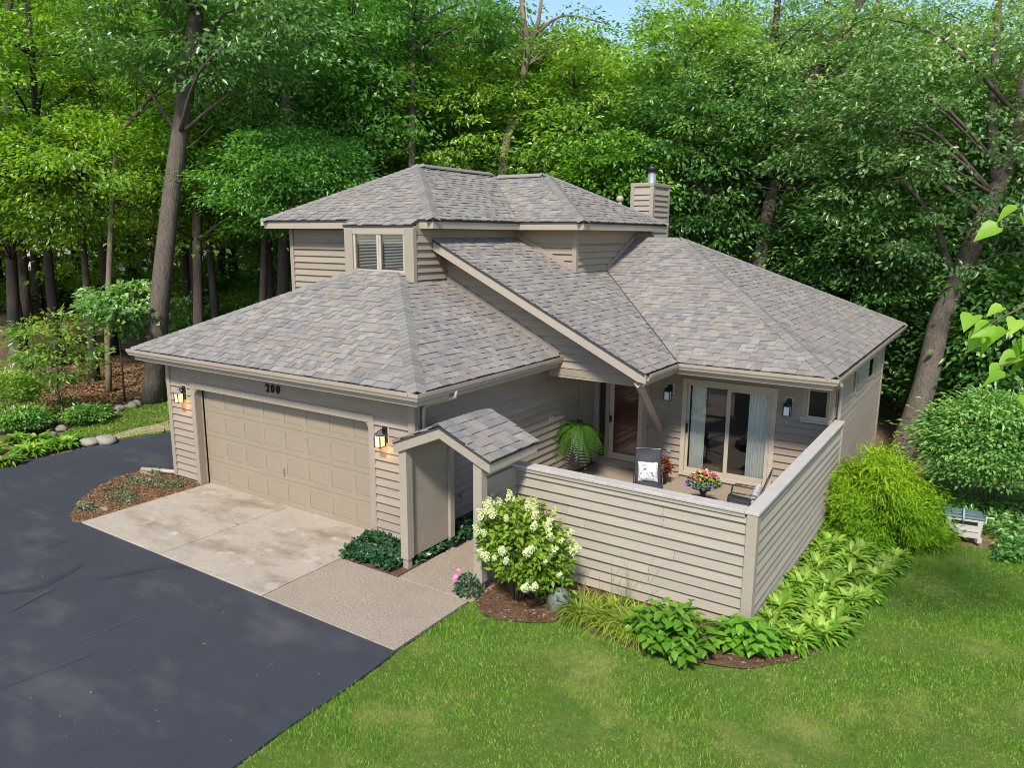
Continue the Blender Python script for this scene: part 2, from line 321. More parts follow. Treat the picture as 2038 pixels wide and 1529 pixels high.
mark("asphalt_wear", [(0, 1372), (50, 1352), (120, 1326), (200, 1296)], .09, M['wear'], .0105); mark("asphalt_wear", [(20, 1220), (60, 1195), (110, 1172)], .12, M['wear'], .0145); mark("asphalt_wear", [(150, 1285), (230, 1248), (300, 1222)], .07, M['wear'], .0105)
def slab(name, x0, y0, x1, y1, mt, z=0.):
    o = MB().box(x0, y0, -.14, x1, y1, z).build(name, mt, bevel=.008); o["kind"] = 'structure'; return o
slab("concrete_slab", .92, -2.5, 3.385, .3, M['concrete'], .004); slab("concrete_slab", 3.40, -2.5, 5.955, .3, M['concrete'], .002)
slab("walkway_slab", 5.97, -2.5, 8.545, -.93, M['aggregate'], -.003); slab("walkway_slab", 7.19, -.925, 8.6, .45, M['aggregate'], -.005)
slab("patio_floor", 6.9, .455, 12.05, 6.3, M['aggregate'], -.07)
# wooden joint strips are just the gaps between slabs
bedL = smooth_line([(.9, -2.46), (.72, -2.56), (.12, -2.23), (-.4, -1.72), (-.77, -1.26), (-1.0, -.8), (-1.05, -.44), (-.97, .02), (-.45, .19), (-.02, .16)])+[(-.02, -.02), (.9, -.02)]
sheet("mulch_bed", bedL, M['straw'], 0, .16, zf=lambda x, y: .0+.05*max(0, 1-((x-.2)**2/1.1+(y+1.0)**2/1.6))+.012*math.sin(9*x)*math.sin(8*y), edge=.05)
front = smooth_line([G(944, 1192), G(960, 1222), (9.26, -1.1), (9.74, -.86), (9.98, -.62), G(1180, 1262), G(1260, 1292), G(1310, 1308), G(1400, 1322), G(1480, 1333), G(1540, 1324), G(1600, 1308), G(1690, 1250), G(1760, 1170), G(1805, 1112), G(1850, 1106), G(1885, 1092), G(1900, 1082)])
sheet("garden_bed", front+[(14.3, 9), (12.0, 9), (12.0, .6), (8.5, .6)], M['mulch'], .012, .3)
lawnE = smooth_line([G(1885, 1085), G(1935, 1088), G(1990, 1100), G(2038, 1125), G(2110, 1160)])
lawn = [(8.585, -2.5)]+[(8.6, -2.2), (8.56, -.92)]+front[1:]+lawnE[1:]+[(22, 3), (26, -6), (26, -24), (9.05, -24)] + smooth_line([(8.62, -2.6), (8.66, -3.4), (8.65, -4.2), (8.69, -5.0), (8.73, -7), (8.93, -12), (9.04, -23)])[::-1]
sheet("lawn", lawn, M['lawn'], .0, .8)
stripO = smooth_line([G(352, 788), G(330, 792), G(290, 800), G(240, 812), G(200, 828), G(160, 845), G(112, 866)])
strip = farE[-14:][::-1][:1] + [G(420, 850), G(420, 780)] + stripO + [G(150, 886), G(170, 884), G(215, 884), G(262, 871)]
sheet("lawn", strip, M['lawn'], .0, .5)
dirt = smooth_line([G(205, 880), G(225, 868), G(262, 856), G(300, 848), G(346, 838), G(346, 856), G(300, 863), G(250, 872), G(205, 880)])
sheet("bare_ground", dirt[:-1], M['dirt'], .018, .3)
road = [W(-60, 575, 1), W(140, 566, 1), W(150, 545, 1), W(-60, 548, 1)]
sheet("road", [tuple((CAM+ray(*q)*((-.02-CAM[2])/ray(*q)[2]))[:2]) for q in ((-80, 590), (118, 580), (145, 553), (-80, 556))], M['pavement'], .1, 6)

# ------------------------------------------------------------------ foliage builders
def leaves(name, P, T, N, L, Wd, mt, parent=None, fold=.22, rnd=None, kind=None, droop=.12):
    n = len(P); T = unit(T); N = unit(N - T*np.sum(N*T, 1, keepdims=True)); B = np.cross(N, T)
    L = np.broadcast_to(L, (n,))[:, None]; Wd = np.broadcast_to(Wd, (n,))[:, None]
    V = np.stack([P, P+T*L*.42+B*Wd*.5+N*fold*Wd, P+T*L-N*droop*L, P+T*L*.42-B*Wd*.5+N*fold*Wd], 1).reshape(-1, 3)
    o = np.arange(n)[:, None]*4; F = np.concatenate([o+np.array([0, 1, 2]), o+np.array([0, 2, 3])], 1).reshape(-1, 3)
    rnd = RNG.random(n) if rnd is None else rnd
    return fast(name, V, F, mt, parent, np.repeat(rnd, 4), True, kind)
def blades(name, P, H, L, Wd, mt, parent=None, segs=4, up=.9, fall=.6, rnd=None, kind=None, belly=.45, fold=0.):
    """arching strips: P base, H unit horizontal heading, L length"""
    n = len(P); L = np.broadcast_to(L, (n,)); Wd = np.broadcast_to(Wd, (n,)); up = np.broadcast_to(up, (n,)); fall = np.broadcast_to(fall, (n,))
    B = np.stack([-H[:, 1], H[:, 0], np.zeros(n)], 1); t = np.linspace(0, 1, segs+1)
    hz = t[None]*np.sqrt(np.clip(1-up**2*.75, .05, 1))[:, None]*(.55+.45*t[None]); vz = up[:, None]*t[None]-fall[:, None]*t[None]**2.2
    C = P[:, None]+H[:, None]*(hz*L[:, None])[..., None]+np.array([0, 0, 1.])*(vz*L[:, None])[..., None]
    w = np.sin(np.pi*np.clip(t, .02, 1)**(np.log(.5)/np.log(belly)))*.5+.03; w[-1] = .02; w[0] = .12
    off = B[:, None]*(w[None]*Wd[:, None])[..., None]
    upv = np.array([0, 0, 1.])*(fold*w[None]*Wd[:, None])[..., None]
    if fold:
        V = np.stack([C-off+upv, C, C+off+upv], 2).reshape(-1, 3); k = 3
    else:
        V = np.stack([C-off, C+off], 2).reshape(-1, 3); k = 2
    o = (np.arange(n)*(segs+1)*k)[:, None, None]; s = (np.arange(segs)*k)[None, :, None]; F = []
    for j in range(k-1): F.append(o+s+np.array([j, j+1, k+j+1, k+j])[None, None])
    F = np.concatenate([a.reshape(-1, 4) for a in F]); rnd = RNG.random(n) if rnd is None else rnd
    return fast(name, V, F, mt, parent, np.repeat(rnd, (segs+1)*k), True, kind)
def rdir(n, zb=0.):
    v = RNG.normal(size=(n, 3)); v[:, 2] += zb; return unit(v)

# ------------------------------------------------------------------ the house
H = thing("house", (6.0, 5.0, 0.), "beige lap-sided house with grey shingle hip roofs and attached garage", "house")
def board(parent, ax, c, sg, z0, z1, a0, b0, a1, b1, mt, name="siding_board", d0=.04, d1=.004):
    def P(a, d, z): return (a, c+sg*d, z) if ax == 'Y' else (c+sg*d, a, z)
    v = [P(a0, 0, z0), P(b0, 0, z0), P(b0, d0, z0), P(a0, d0, z0), P(a1, 0, z1), P(b1, 0, z1), P(b1, d1, z1), P(a1, d1, z1)]
    fl = [(3,2,1,0),(4,5,6,7),(0,1,5,4),(1,2,6,5),(2,3,7,6),(3,0,4,7)]
    if (ax == 'Y' and sg < 0) or (ax == 'X' and sg > 0): fl = [q[::-1] for q in fl]
    return raw(name, v, fl, mt, parent)
def siding(parent, ax, c, sg, z0, z1, lo, hi, ops=(), ex=.152, mt=None, jit=.004, lap=.048):
    mt = mt or M['siding']; lo = lo if callable(lo) else (lambda z, q=lo: q); hi = hi if callable(hi) else (lambda z, q=hi: q)
    z = z0
    while z < z1-.03:
        zt = min(z+ex, z1); a0, b0, a1, b1 = lo(z), hi(z), lo(zt), hi(zt)
        segs = [(a0, b0, a1, b1)]
        for (oa, ob, oz0, oz1) in ops:
            if min(zt, oz1)-max(z, oz0) > .25*(zt-z):
                new = []
                for (p, q, r, s) in segs:
                    if ob <= min(p, r) or oa >= max(q, s): new.append((p, q, r, s)); continue
                    if oa > max(p, r): new.append((p, oa, r, oa))
                    if ob < min(q, s): new.append((ob, q, ob, s))
                segs = new
        for (p, q, r, s) in segs:
            if q-p > .03 or s-r > .03:
                if q-p < .02: q = p+.01
                if s-r < .02: r = s = (r+s)/2; s += .005
                cuts = [0., 1.]
                if min(q-p, s-r) > 2.4: cuts = [0., random.uniform(.25, .75), 1.]
                for ca, cb in zip(cuts[:-1], cuts[1:]):
                    j = random.uniform(-jit, jit); g0 = .002 if ca > 0 else 0; g1 = .002 if cb < 1 else 0; kk = random.uniform(-.003, .003)
                    board(parent, ax, c, sg, z+kk, zt+.003, p+(q-p)*ca+g0, p+(q-p)*cb-g1, r+(s-r)*ca+g0, r+(s-r)*cb-g1, mt, d0=lap+j)
        z += ex
def wall(name, parent, ax, c, sg, a0, a1, z0, z1, ops=(), th=.12, mt=None):
    m = MB(); xs = sorted({a0, a1, *[v for o in ops for v in o[:2] if a0 < v < a1]})
    for p, q in zip(xs[:-1], xs[1:]):
        mid = (p+q)/2; hs = sorted([(o[2], o[3]) for o in ops if o[0] <= mid <= o[1]]); z = z0
        spans = []
        for (u, w) in hs:
            if u > z: spans.append((z, u))
            z = max(z, w)
        if z < z1: spans.append((z, z1))
        for (u, w) in spans:
            if ax == 'Y': m.box(p, min(c, c-sg*th), u, q, max(c, c-sg*th), w)
            else: m.box(min(c, c-sg*th), p, u, max(c, c-sg*th), q, w)
    return m.build(name, mt or M['siding'], parent)
def vtrim(parent, ax, c, sg, a0, a1, z0, z1, d=.058, mt=None, name="trim_board"):
    if ax == 'Y': return box(name, mt or M['trim'], parent, a0, min(c, c+sg*d), z0, a1, max(c, c+sg*d), z1)
    return box(name, mt or M['trim'], parent, min(c, c+sg*d), a0, z0, max(c, c+sg*d), a1, z1)
XR, ZR, PR = 9.292, 2.761, .482
zR = lambda x: ZR+PR*(XR-x)
PG, ZG, EO = .49, 2.828, .46; GW = 6.784
zGr = lambda x: ZG+PG*(GW+EO-x)
zGf = lambda y: ZG+PG*(y+EO)
PW, PX = .47, .487
ZU, PU = 5.496, .507
# garage walls
door_op = (.91, 5.79, -.1, 2.07)
gf = wall("garage_front_wall", H, 'Y', 0, -1, 0., GW, .0, 2.7, [door_op])
siding(gf, 'Y', 0, -1, .085, 2.13, .09, GW-.09, [(.78, 5.92, -.1, 2.2)])
board(gf, 'Y', 0, -1, 2.135, 2.54, .09, GW-.09, .09, GW-.09, M['siding'], "frieze_board", .018, .012)
vtrim(gf, 'Y', 0, -1, -.02, .092, .07, 2.56); vtrim(gf, 'Y', 0, -1, GW-.092, GW+.05, .07, 2.56)
vtrim(gf, 'Y', 0, -1, .78, .91, 0, 2.20, .045); vtrim(gf, 'Y', 0, -1, 5.79, 5.92, 0, 2.20, .045); vtrim(gf, 'Y', 0, -1, .91, 5.79, 2.07, 2.20, .045)
for sx in (0, 1):   # clipped upper corners of the opening
    x = .91 if sx == 0 else 5.79; q = .16 if sx == 0 else -.16
    MB().prism([(x, -.03, 2.07), (x+q, -.03, 2.07), (x+q*.3, -.03, 2.045), (x, -.03, 1.94)], (0, .06, 0)).build("corner_gusset", M['trim'], gf)
vtrim(gf, 'Y', .14, -1, .88, .915, .02, 2.07, .03, M['trim'], "door_stop")
MB().box(-.01, .01, -.1, .9, .14, .086).build("foundation", M['foundation'], gf); 
gs = wall("garage_side_wall", H, 'X', GW, 1, .12, 6.31, -.15, 2.75)
siding(gs, 'X', GW, 1, .085, 2.30, .03, 6.30)
board(gs, 'X', GW, 1, 2.30, 2.56, .03, 6.30, .03, 6.3, M['siding'], "frieze_board", .018, .012)
vtrim(gs, 'X', GW, 1, .001, .08, .07, 2.55)
MB().box(GW-.1, .1, -.2, GW+.01, 6.2, .084).build("foundation", M['foundation'], gs)
wall("garage_left_wall", H, 'X', 0, -1, .12, 6.4, -.05, 2.7); wall("garage_rear_wall", H, 'Y', 6.4, 1, 0, 6.6, -.05, 2.7)
box("garage_floor", M['foundation'], H, .1, .16, -.08, 6.7, 6.3, -.004, bevel=0)
# garage door with its 4 x 8 recessed panels
gd = MB(); ya = .17; dx0, dx1, dz1 = .915, 5.785, 2.10
gd.box(dx0, ya+.008, .005, dx1, ya+.05, dz1)
secH = dz1/4; cw = (dx1-dx0)/8
for s in range(4):
    z0 = s*secH+.006; z1 = (s+1)*secH-.006
    gd.box(dx0, ya, z0, dx1, ya+.0078, z0+.095); gd.box(dx0, ya, z1-.095, dx1, ya+.0078, z1)
    for c in range(9):
        x = dx0+c*cw; a = max(dx0, x-.05); b = min(dx1, x+.05); gd.box(a, ya+.0004, z0+.095, b, ya+.0078, z1-.095)
gdo = gd.build("garage_door", M['door'], H); tag(gdo, "wide tan panelled garage door")
pm = None
for s in range(4):
    for c in range(8):
        w = cw-.1; h = secH-.012-.19
        if pm is None:
            m = MB(); e = .022; y0, y1 = .0075, .003
            m.add([(0, y0, 0), (w, y0, 0), (w, y0, h), (0, y0, h), (e, y1, e), (w-e, y1, e), (w-e, y1, h-e), (e, y1, h-e)], [(0,1,5,4),(1,2,6,5),(2,3,7,6),(3,0,4,7),(4,5,6,7)])
            o = raw("door_panel", m.v, m.f, M['door']); pm = o.data
        else:
            o = bpy.data.objects.new("door_panel", pm); COL.objects.link(o)
        o.parent = gdo; o.location = np.array((dx0+c*cw+.05, ya, s*secH+.101))-OFF[H.name]
hd = MB(); hd.tube([(3.32, ya, .62), (3.32, ya-.04, .63), (3.32, ya-.04, .74), (3.32, ya, .75)], .012, 6); hd.build("handle", M['steel'], gdo)
# house number 2 0 0
def digit(ch, x, z, h):
    m = MB(); w = h*.5; n = 22; y0, y1 = -.05, -.022
    if ch == '0':
        V = []; F = []
        for k in range(n):
            a = 2*math.pi*k/n
            for (rx, rz) in ((w*.5, h*.5), (w*.3, h*.44)):
                for y in (y0, y1): V.append((x+w/2+rx*math.cos(a), y, z+h/2+rz*math.sin(a)))
        for k in range(n):
            i = 4*k; j = 4*((k+1) % n); F += [(i, j, j+2, i+2), (i+1, i+3, j+3, j+1), (i, i+1, j+1, j), (i+2, j+2, j+3, i+3)]
        m.add(V, F)
    else:
        pts = [(.06, .74), (.12, .9), (.3, .985), (.5, 1.), (.72, .96), (.88, .84), (.9, .68), (.8, .5), (.6, .34), (.4, .19), (.3, .12)]
        wd = [.04, .06, .06, .06, .08, .1, .11, .1, .08, .06, .05]
        L = [(a*w-0*w, b*h) for a, b in pts]
        for i in range(len(L)-1):
            p, q = np.array(L[i]), np.array(L[i+1]); t = (q-p)/np.linalg.norm(q-p); nn = np.array((-t[1], t[0])); q = q+t*.004
            r0, r1 = wd[i]*w*.9, wd[i+1]*w*.9; quad = [p-nn*r0, q-nn*r1, q+nn*r1, p+nn*r0]
            m.prism([(x+a, y0+i*.0002, z+b) for a, b in quad], (0, .026, 0))
        m.prism([(x+.03*w, y0-.001, z), (x+.97*w, y0-.001, z), (x+1.*w, y0-.001, z+.26*h), (x+.9*w, y0-.001, z+.26*h), (x+.85*w, y0-.001, z+.13*h), (x+.3*w, y0-.001, z+.13*h), (x+.03*w, y0-.001, z+.06*h)], (0, .028, 0))
        m.lathe((0, 0, 0), [(.001, 0), (.001, .001)], 3)
        m.prism([(x+.06*w+.1*w*math.cos(a)+.06*w, y0-.0015, z+.71*h+.08*h*math.sin(a)) for a in np.linspace(0, 2*math.pi, 9)[:-1]], (0, .028, 0))
    return m.build("house_number", M['black'], H)
for i, ch in enumerate("200"): digit(ch, 3.175+i*.15, 2.283, .158)

# upper storey walls
XC, YB, YU, XU0, XB0 = 4.40, 2.80, 3.428, .033, 2.521
ul = wall("upper_front_wall", H, 'Y', YU, -1, XU0, XB0+.1, 3.0, 5.5)
zl = lambda z: max(XU0+.09, 0)
siding(ul, 'Y', YU, -1, 3.62, 5.06, XU0+.09, XB0); board(ul, 'Y', YU, -1, 5.065, 5.40, XU0+.09, XB0, XU0+.09, XB0, M['siding'], "frieze_board", .018, .012)
vtrim(ul, 'Y', YU, -1, XU0-.02, XU0+.095, 3.0, 5.42)
wall("upper_left_wall", H, 'X', XU0, -1, YU+.12, 10.9, 2.6, 5.5)
wo = (2.74, 4.2, 4.40, 5.26)
bw = wall("bay_wall", H, 'Y', YB, -1, XB0, XC, 3.9, 5.36, [wo])
vtrim(bw, 'Y', YB, -1, XB0-.02, 2.735, 4.3, 5.32, .05); vtrim(bw, 'Y', YB, -1, 4.205, XC+.05, 4.15, 5.32, .05); vtrim(bw, 'Y', YB, -1, 2.735, 4.205, 5.262, 5.33, .026); vtrim(bw, 'Y', YB, -1, 2.70, 4.24, 4.352, 4.40, .06, name="sill")
MB().box(XB0, YB+.12, 4., XB0+.1, YU, 5.36).build("bay_side", M['siding'], bw)
us = wall("upper_side_wall", H, 'X', XC, 1, YB+.12, 6.7, 3.6, 5.5)
siding(us, 'X', XC, 1, 4.27, 5.18, YB-.0, 3.89); board(us, 'X', XC, 1, 5.18, 5.34, YB, 3.89, YB, 3.89, M['siding'], "frieze_board", .018, .012)
board(us, 'X', XC, 1, 5.12, 5.42, 3.9, 6.62, 3.9, 6.62, M['siding'], "frieze_board", .018, .012)
vtrim(us, 'X', XC, 1, YB+.001, YB+.06, 4.2, 5.33, .048)
YI, XD = 6.624, 6.042
wc = wall("upper_step_wall", H, 'Y', YI, -1, XC-.1, XD, 4.0, 5.5)
siding(wc, 'Y', YI, -1, 4.30, 5.0, lambda z: max(XC+.05, XR-(z-ZR)/PR), XD-.06); board(wc, 'Y', YI, -1, 5.0, 5.42, XC, XD-.05, XC, XD-.05, M['siding'], "frieze_board", .018, .012)
wd_ = wall("upper_end_wall", H, 'X', XD, 1, YI+.12, 11.02, 4.0, 5.5)
yV = lambda x: 4.9+PR*(XR-x)/PW
siding(wd_, 'X', XD, 1, 4.35, 5.0, YI+.0, lambda z: max(YI+.3, 4.9+(z-ZR)/PW)); board(wd_, 'X', XD, 1, 5.0, 5.42, YI, 11, YI, 11, M['siding'], "frieze_board", .018, .012)
vtrim(wc, 'Y', YI, -1, XD-.06, XD+.05, 4.30, 5.42, .052); vtrim(wd_, 'X', XD, 1, YI+.001, YI+.06, 4.30, 5.42, .05)
def raker(parent, ax, c, sg, p, q, wdt, d=.058, name="flashing_board", mt=None):
    """sloping trim board between two (a, z) points, wdt upward"""
    (a0, z0), (a1, z1) = p, q; c0, c1 = (c, c+sg*d)
    P = (lambda a, y, z: (a, y, z)) if ax == 'Y' else (lambda a, y, z: (y, a, z))
    pts = [P(a0, c0, z0), P(a1, c0, z1), P(a1, c0, z1+wdt), P(a0, c0, z0+wdt)]
    v = np.array(P(0, c1, 0), float)-np.array(P(0, c0, 0), float)
    return MB().prism(pts, v).build(name, mt or M['trim'], parent)
raker(wc, 'Y', YI, -1, (XC+.02, zR(XC+.02)+.0), (XD-.04, zR(XD-.04)), .13)
raker(wd_, 'X', XD, 1, (yV(XD), zR(XD)+.01), (9.9, ZR+PW*(9.9-4.9)+.01), .12)
raker(wd_, 'X', XD, 1, (YI+.02, zR(XD)+.006), (yV(XD), zR(XD)+.006), .03)
# wall under the rake
YW = 3.90
rw = MB(); rw.prism([(XC, YW, 4.2), (7.1, YW, 2.75), (7.1, YW, 2.46), (8.9, YW, 2.44), (9.1, YW, zR(9.1)-.2), (XC, YW, zR(XC)-.12)], (0, .1, 0)); rw = rw.build("gable_wall", M['siding'], H)
siding(rw, 'Y', YW, -1, 2.60, 4.9, lambda z: (max(XC+.01, GW+EO-(z-ZG)/PG) if z > ZG else GW+.42), lambda z: max(XR-(z+.14-ZR)/PR, XC+.02))
board(rw, 'Y', YW, -1, 2.445, 2.60, 7.0, 8.95, 7.0, 8.8, M['siding'], "frieze_board", .03, .03)
raker(rw, 'Y', YW, -1, (XC+.03, zGr(XC+.03)+.01), (GW+EO, zGr(GW+EO)+.01), .11)
MB().box(7.0, YW-.02, 2.40, 8.95, YW+.1, 2.444).build("porch_beam", M['trim'], rw)
# wing walls
YF, XE = 6.31, 11.97
ed = (6.86, 8.06, -.06, 2.05); sl = (9.01, 10.86, .09, 2.12); cw_ = (11.50, 11.93, 1.68, 2.30)
wf = wall("wing_front_wall", H, 'Y', YF, -1, 6.3, XE, -.25, 2.75, [ed, sl, cw_])
siding(wf, 'Y', YF, -1, -.065, 2.22, 8.15, XE-.02, [(8.94, 10.93, .03, 2.19), (11.42, 11.96, 1.66, 2.4)])
board(wf, 'Y', YF, -1, 2.22, 2.62, 6.8, XE-.02, 6.8, XE-.02, M['siding'], "frieze_board", .018, .012)
cwy = (6.38, 6.62, 1.68, 2.30)
wr = wall("wing_right_wall", H, 'X', XE, 1, YF, 12.72, -.9, 2.75, [cwy, (8.2, 8.8, 1.8, 2.38), (10.45, 11.4, 1.78, 2.34)])
siding(wr, 'X', XE, 1, -.72, 2.45, YF+.1, 12.62, [(6.3, 6.66, 1.66, 2.36), (8.14, 8.86, 1.74, 2.45), (10.39, 11.46, 1.72, 2.42)])
board(wr, 'X', XE, 1, 2.45, 2.62, YF, 12.7, YF, 12.7, M['siding'], "frieze_board", .018, .012)
vtrim(wr, 'X', XE, 1, 12.6, 12.74, -.8, 2.5); wall("wing_rear_wall", H, 'Y', 12.72, 1, 6.3, XE, -.9, 2.75)
box("wing_floor", M['carpet'], H, 6.9, YF+.13, -.1, XE-.13, 12.5, .03, bevel=0)
box("inner_wall", M['int'], H, 6.4, 9.4, .031, XE-.13, 9.5, 2.7, bevel=0); box("inner_ceiling", M['int'], H, 6.4, 6.44, 2.56, XE-.13, 12.5, 2.6, bevel=0)
box("inner_wall", M['int'], H, 8.35, YF+.14, .031, 8.45, 9.39, 2.55, bevel=0)
# sliding door
sd_ = MB(); x0, x1, z0, z1 = sl
for (a, b, c, d) in ((x0-.07, x0+.03, z0-.06, z1+.07), (x1-.03, x1+.07, z0-.06, z1+.07), (x0+.03, x1-.03, z1-.03, z1+.07), (x0+.03, x1-.03, z0-.06, z0+.04)): sd_.box(a, YF-.045, c, b, YF+.06, d)
sdo = sd_.build("sliding_door", M['vinyl'], H, bevel=.004)
xm = (x0+x1)/2
for i, (a, b, y) in enumerate(((x0+.03, xm+.03, YF+.02), (xm-.03, x1-.03, YF-.02))):
    m = MB(); t = .055 if i == 0 else .085
    m.box(a, y, z0+.04, a+t, y+.03, z1-.03); m.box(b-t, y, z0+.04, b, y+.03, z1-.03); m.box(a+t, y, z1-.03-t, b-t, y+.03, z1-.03); m.box(a+t, y, z0+.04, b-t, y+.03, z0+.04+t+.03)
    lf = m.build("door_leaf", M['vinyl'], sdo, bevel=.003)
    MB().box(a+t, y+.012, z0+.07+t, b-t, y+.018, z1-.03-t).build("pane", M['glass'], lf)
MB().box(x0+.035, YF-.03, 1.0, x0+.07, YF+.019, 1.2).build("handle", M['black'], sdo)
def curtain(name, a, b, y, zb, zt, parent):
    n = 40; V = []; F = []
    for i in range(n+1):
        x = a+(b-a)*i/n; yy = y+.025*math.sin(i*1.35)+.012*math.sin(i*.47)
        V += [(x, yy, zb), (x, yy+.01, zt)]
    F = [(2*i, 2*i+2, 2*i+3, 2*i+1) for i in range(n)]
    return raw(name, V, F, M['curtain'], parent, None, True)
curtain("curtain", x0+.1, x0+.42, YF+.1, .06, 2.1, sdo); curtain("curtain", x1-.52, x1-.08, YF+.1, .06, 2.1, sdo)
# front door with sidelight and storm glass
fd = MB()
for (a, b) in ((6.82, 6.94), (7.12, 7.22), (8.05, 8.16)): fd.box(a, YF-.05, -.06, b, YF+.06, 2.3)
fd.box(6.94, YF-.04, 1.98, 8.05, YF+.06, 2.3); fd.box(6.94, YF-.06, -.065, 8.05, YF+.08, .1)
fdo = fd.build("front_door", M['trim'], H, bevel=.004)
m = MB(); m.box(7.225, YF-.045, .11, 7.33, YF-.01, 1.97); m.box(7.93, YF-.045, .11, 8.045, YF-.01, 1.97); m.box(7.33, YF-.045, .11, 7.93, YF-.01, .26); m.box(7.33, YF-.045, 1.87, 7.93, YF-.01, 1.97)
st = m.build("storm_door", M['vinyl'], fdo, bevel=.003); MB().box(7.33, YF-.03, .26, 7.93, YF-.025, 1.87).build("pane", M['glass'], st)
MB().box(7.25, YF-.09, .98, 7.29, YF-.046, 1.14).build("handle", M['black'], st)
MB().box(7.23, YF+.05, .11, 8.04, YF+.09, 1.97).build("door_slab", M['reddoor'], fdo)
for i in range(11): MB().box(7.24, YF+.035, .16+i*.162, 8.03, YF+.049, .16+i*.162+.15).build("siding_reflection", M['reddoor'], fdo)  # siding lines mirrored in the storm glass, built as raised red strips
MB().box(6.945, YF+.0, .11, 7.115, YF+.006, 1.97).build("sidelight_pane", M['glass'], fdo); MB().box(6.945, YF+.03, .11, 7.115, YF+.04, 1.97).build("sidelight_backing", M['dark'], fdo)
def window(parent, ax, c, sg, a0, a1, z0, z1, t=.05, d=.035, glass='glass', name="window"):
    m = MB()
    def bx(p, q, u, w, e0, e1):
        if ax == 'Y': m.box(p, min(c+sg*e0, c+sg*e1), u, q, max(c+sg*e0, c+sg*e1), w)
        else: m.box(min(c+sg*e0, c+sg*e1), p, u, max(c+sg*e0, c+sg*e1), q, w)
    bx(a0, a0+t, z0, z1, -.05, d); bx(a1-t, a1, z0, z1, -.05, d); bx(a0+t, a1-t, z1-t, z1, -.05, d); bx(a0+t, a1-t, z0, z0+t, -.05, d)
    o = m.build(name, M['vinyl'], parent, bevel=.003); m = MB(); bx(a0+t, a1-t, z0+t, z1-t, -.01, -.004); m.build("pane", M[glass], o); return o
for i, (a, b) in enumerate(((2.74, 3.465), (3.475, 4.2))):
    w = window(bw, 'Y', YB, -1, a, b, 4.40, 5.26, .055, .02)
    m = MB()
    for k in range(23): z = 4.47+k*.031; m.add([(a+.075, YB+.06, z), (b-.06, YB+.06, z), (b-.06, YB+.085, z+.012), (a+.075, YB+.085, z+.012)], [(0, 1, 2, 3)])
    m.build("blind", M['blind'], w, kind='stuff')
box("bay_interior", M['dark'], bw, 2.64, YB+.5, 4.1, 4.27, YB+.55, 5.36, bevel=0)
window(wf, 'Y', YF, -1, 11.50, 11.93, 1.68, 2.30, .03, .02, 'glass_dark'); vtrim(wf, 'Y', YF, -1, 11.40, 11.498, 1.62, 2.5, .03); vtrim(wf, 'Y', YF, -1, 11.38, XE+.02, 1.63, 1.68, .06, M['cap'], "sill")
window(wr, 'X', XE, 1, 6.38, 6.62, 1.68, 2.30, .03, .02, 'glass_dark'); window(wr, 'X', XE, 1, 8.2, 8.8, 1.8, 2.38, .05, .02, 'glass_dark'); window(wr, 'X', XE, 1, 10.45, 11.4, 1.78, 2.34, .05, .02, 'glass_dark')
vtrim(wf, 'Y', YF, -1, 11.925, XE+.026, 1.68, 2.5, .026)

# ---- roofs
def decks(name, polys, th=.045, mt=None):
    m = MB()
    for p in polys: m.prism([(x, y, z-.006) for x, y, z in p], (0, 0, -th))
    return m.build(name, mt or M['deck'], H)
gA = (GW+EO-3.852, 3.392, ZG+PG*3.852)
gFp = [(-EO, -EO, ZG), (GW+EO, -EO, ZG), gA]
gRp = [(GW+EO, -EO, ZG), (GW+EO, YW, ZG), (gA[0], YW, gA[2]), gA]
gLp = [(-EO, 6.6, ZG), (-EO, -EO, ZG), gA, (gA[0], 6.6, gA[2])]
rRp = [(XR, 3.356, ZR), (XR, 4.9, ZR), (XR-4.86, yV(XR-4.86), zR(XR-4.86)), (XC, 9.9, zR(XC)), (XC, 3.356, zR(XC))]
wA = (7.376, 9.89, ZR+PW*4.99); WX = 12.19; WY1 = 14.88
wFp = [(XR, 4.9, ZR), (WX, 4.9, ZR), wA, (XR-4.99*PW/PR, 9.89, wA[2])]
wRp = [(WX, 4.9, ZR), (WX, WY1, ZR), wA]
uA = (2.187, 5.58, ZU+PU*2.601); uE0, uE1, uY0 = -.414, 4.788, 2.98; uB = (2.187, 8.8, uA[2])
uD0, uD1, uDX = 6.177, 11.02, 6.489; dA = (4.068, 8.598, ZU+PU*2.421); dJ = (2.367, 8.598, dA[2])
uFp = [(uE0, uY0, ZU), (uE1, uY0, ZU), uA]
uBp = [(2.47, 2.75, ZU-PU*.23), (4.41, 2.75, ZU-PU*.23), (4.41, uY0, ZU), (2.47, uY0, ZU)]
uRp = [(uE1, uY0, ZU), (uE1, uD0, ZU), dJ, uB, uA]
uCp = [(uE1, uD0, ZU), (uDX, uD0, ZU), dA, dJ]
uDp = [(uDX, uD0, ZU), (uDX, uD1, ZU), dA]
decks("garage_roof", [gFp, gRp, gLp]); decks("slope_roof", [rRp[:2]+[rRp[2], (XC, rRp[2][1], zR(XC)), rRp[4]]])
decks("wing_roof", [wFp, wRp, [(WX, WY1, ZR), (5, WY1, ZR), (5, 9.89, wA[2]), wA]])
decks("upper_roof", [uFp, uBp, uRp, uCp, uDp, [(uE0, 11.4, ZU), (uE0, uY0, ZU), uA, uB], [(uE0, 11.4, ZU), uB, (uE1, 11.4, ZU)], [(uDX, uD1, ZU), (uE1-1, uD1, ZU), (dJ[0], dJ[1], dJ[2]), dA]])
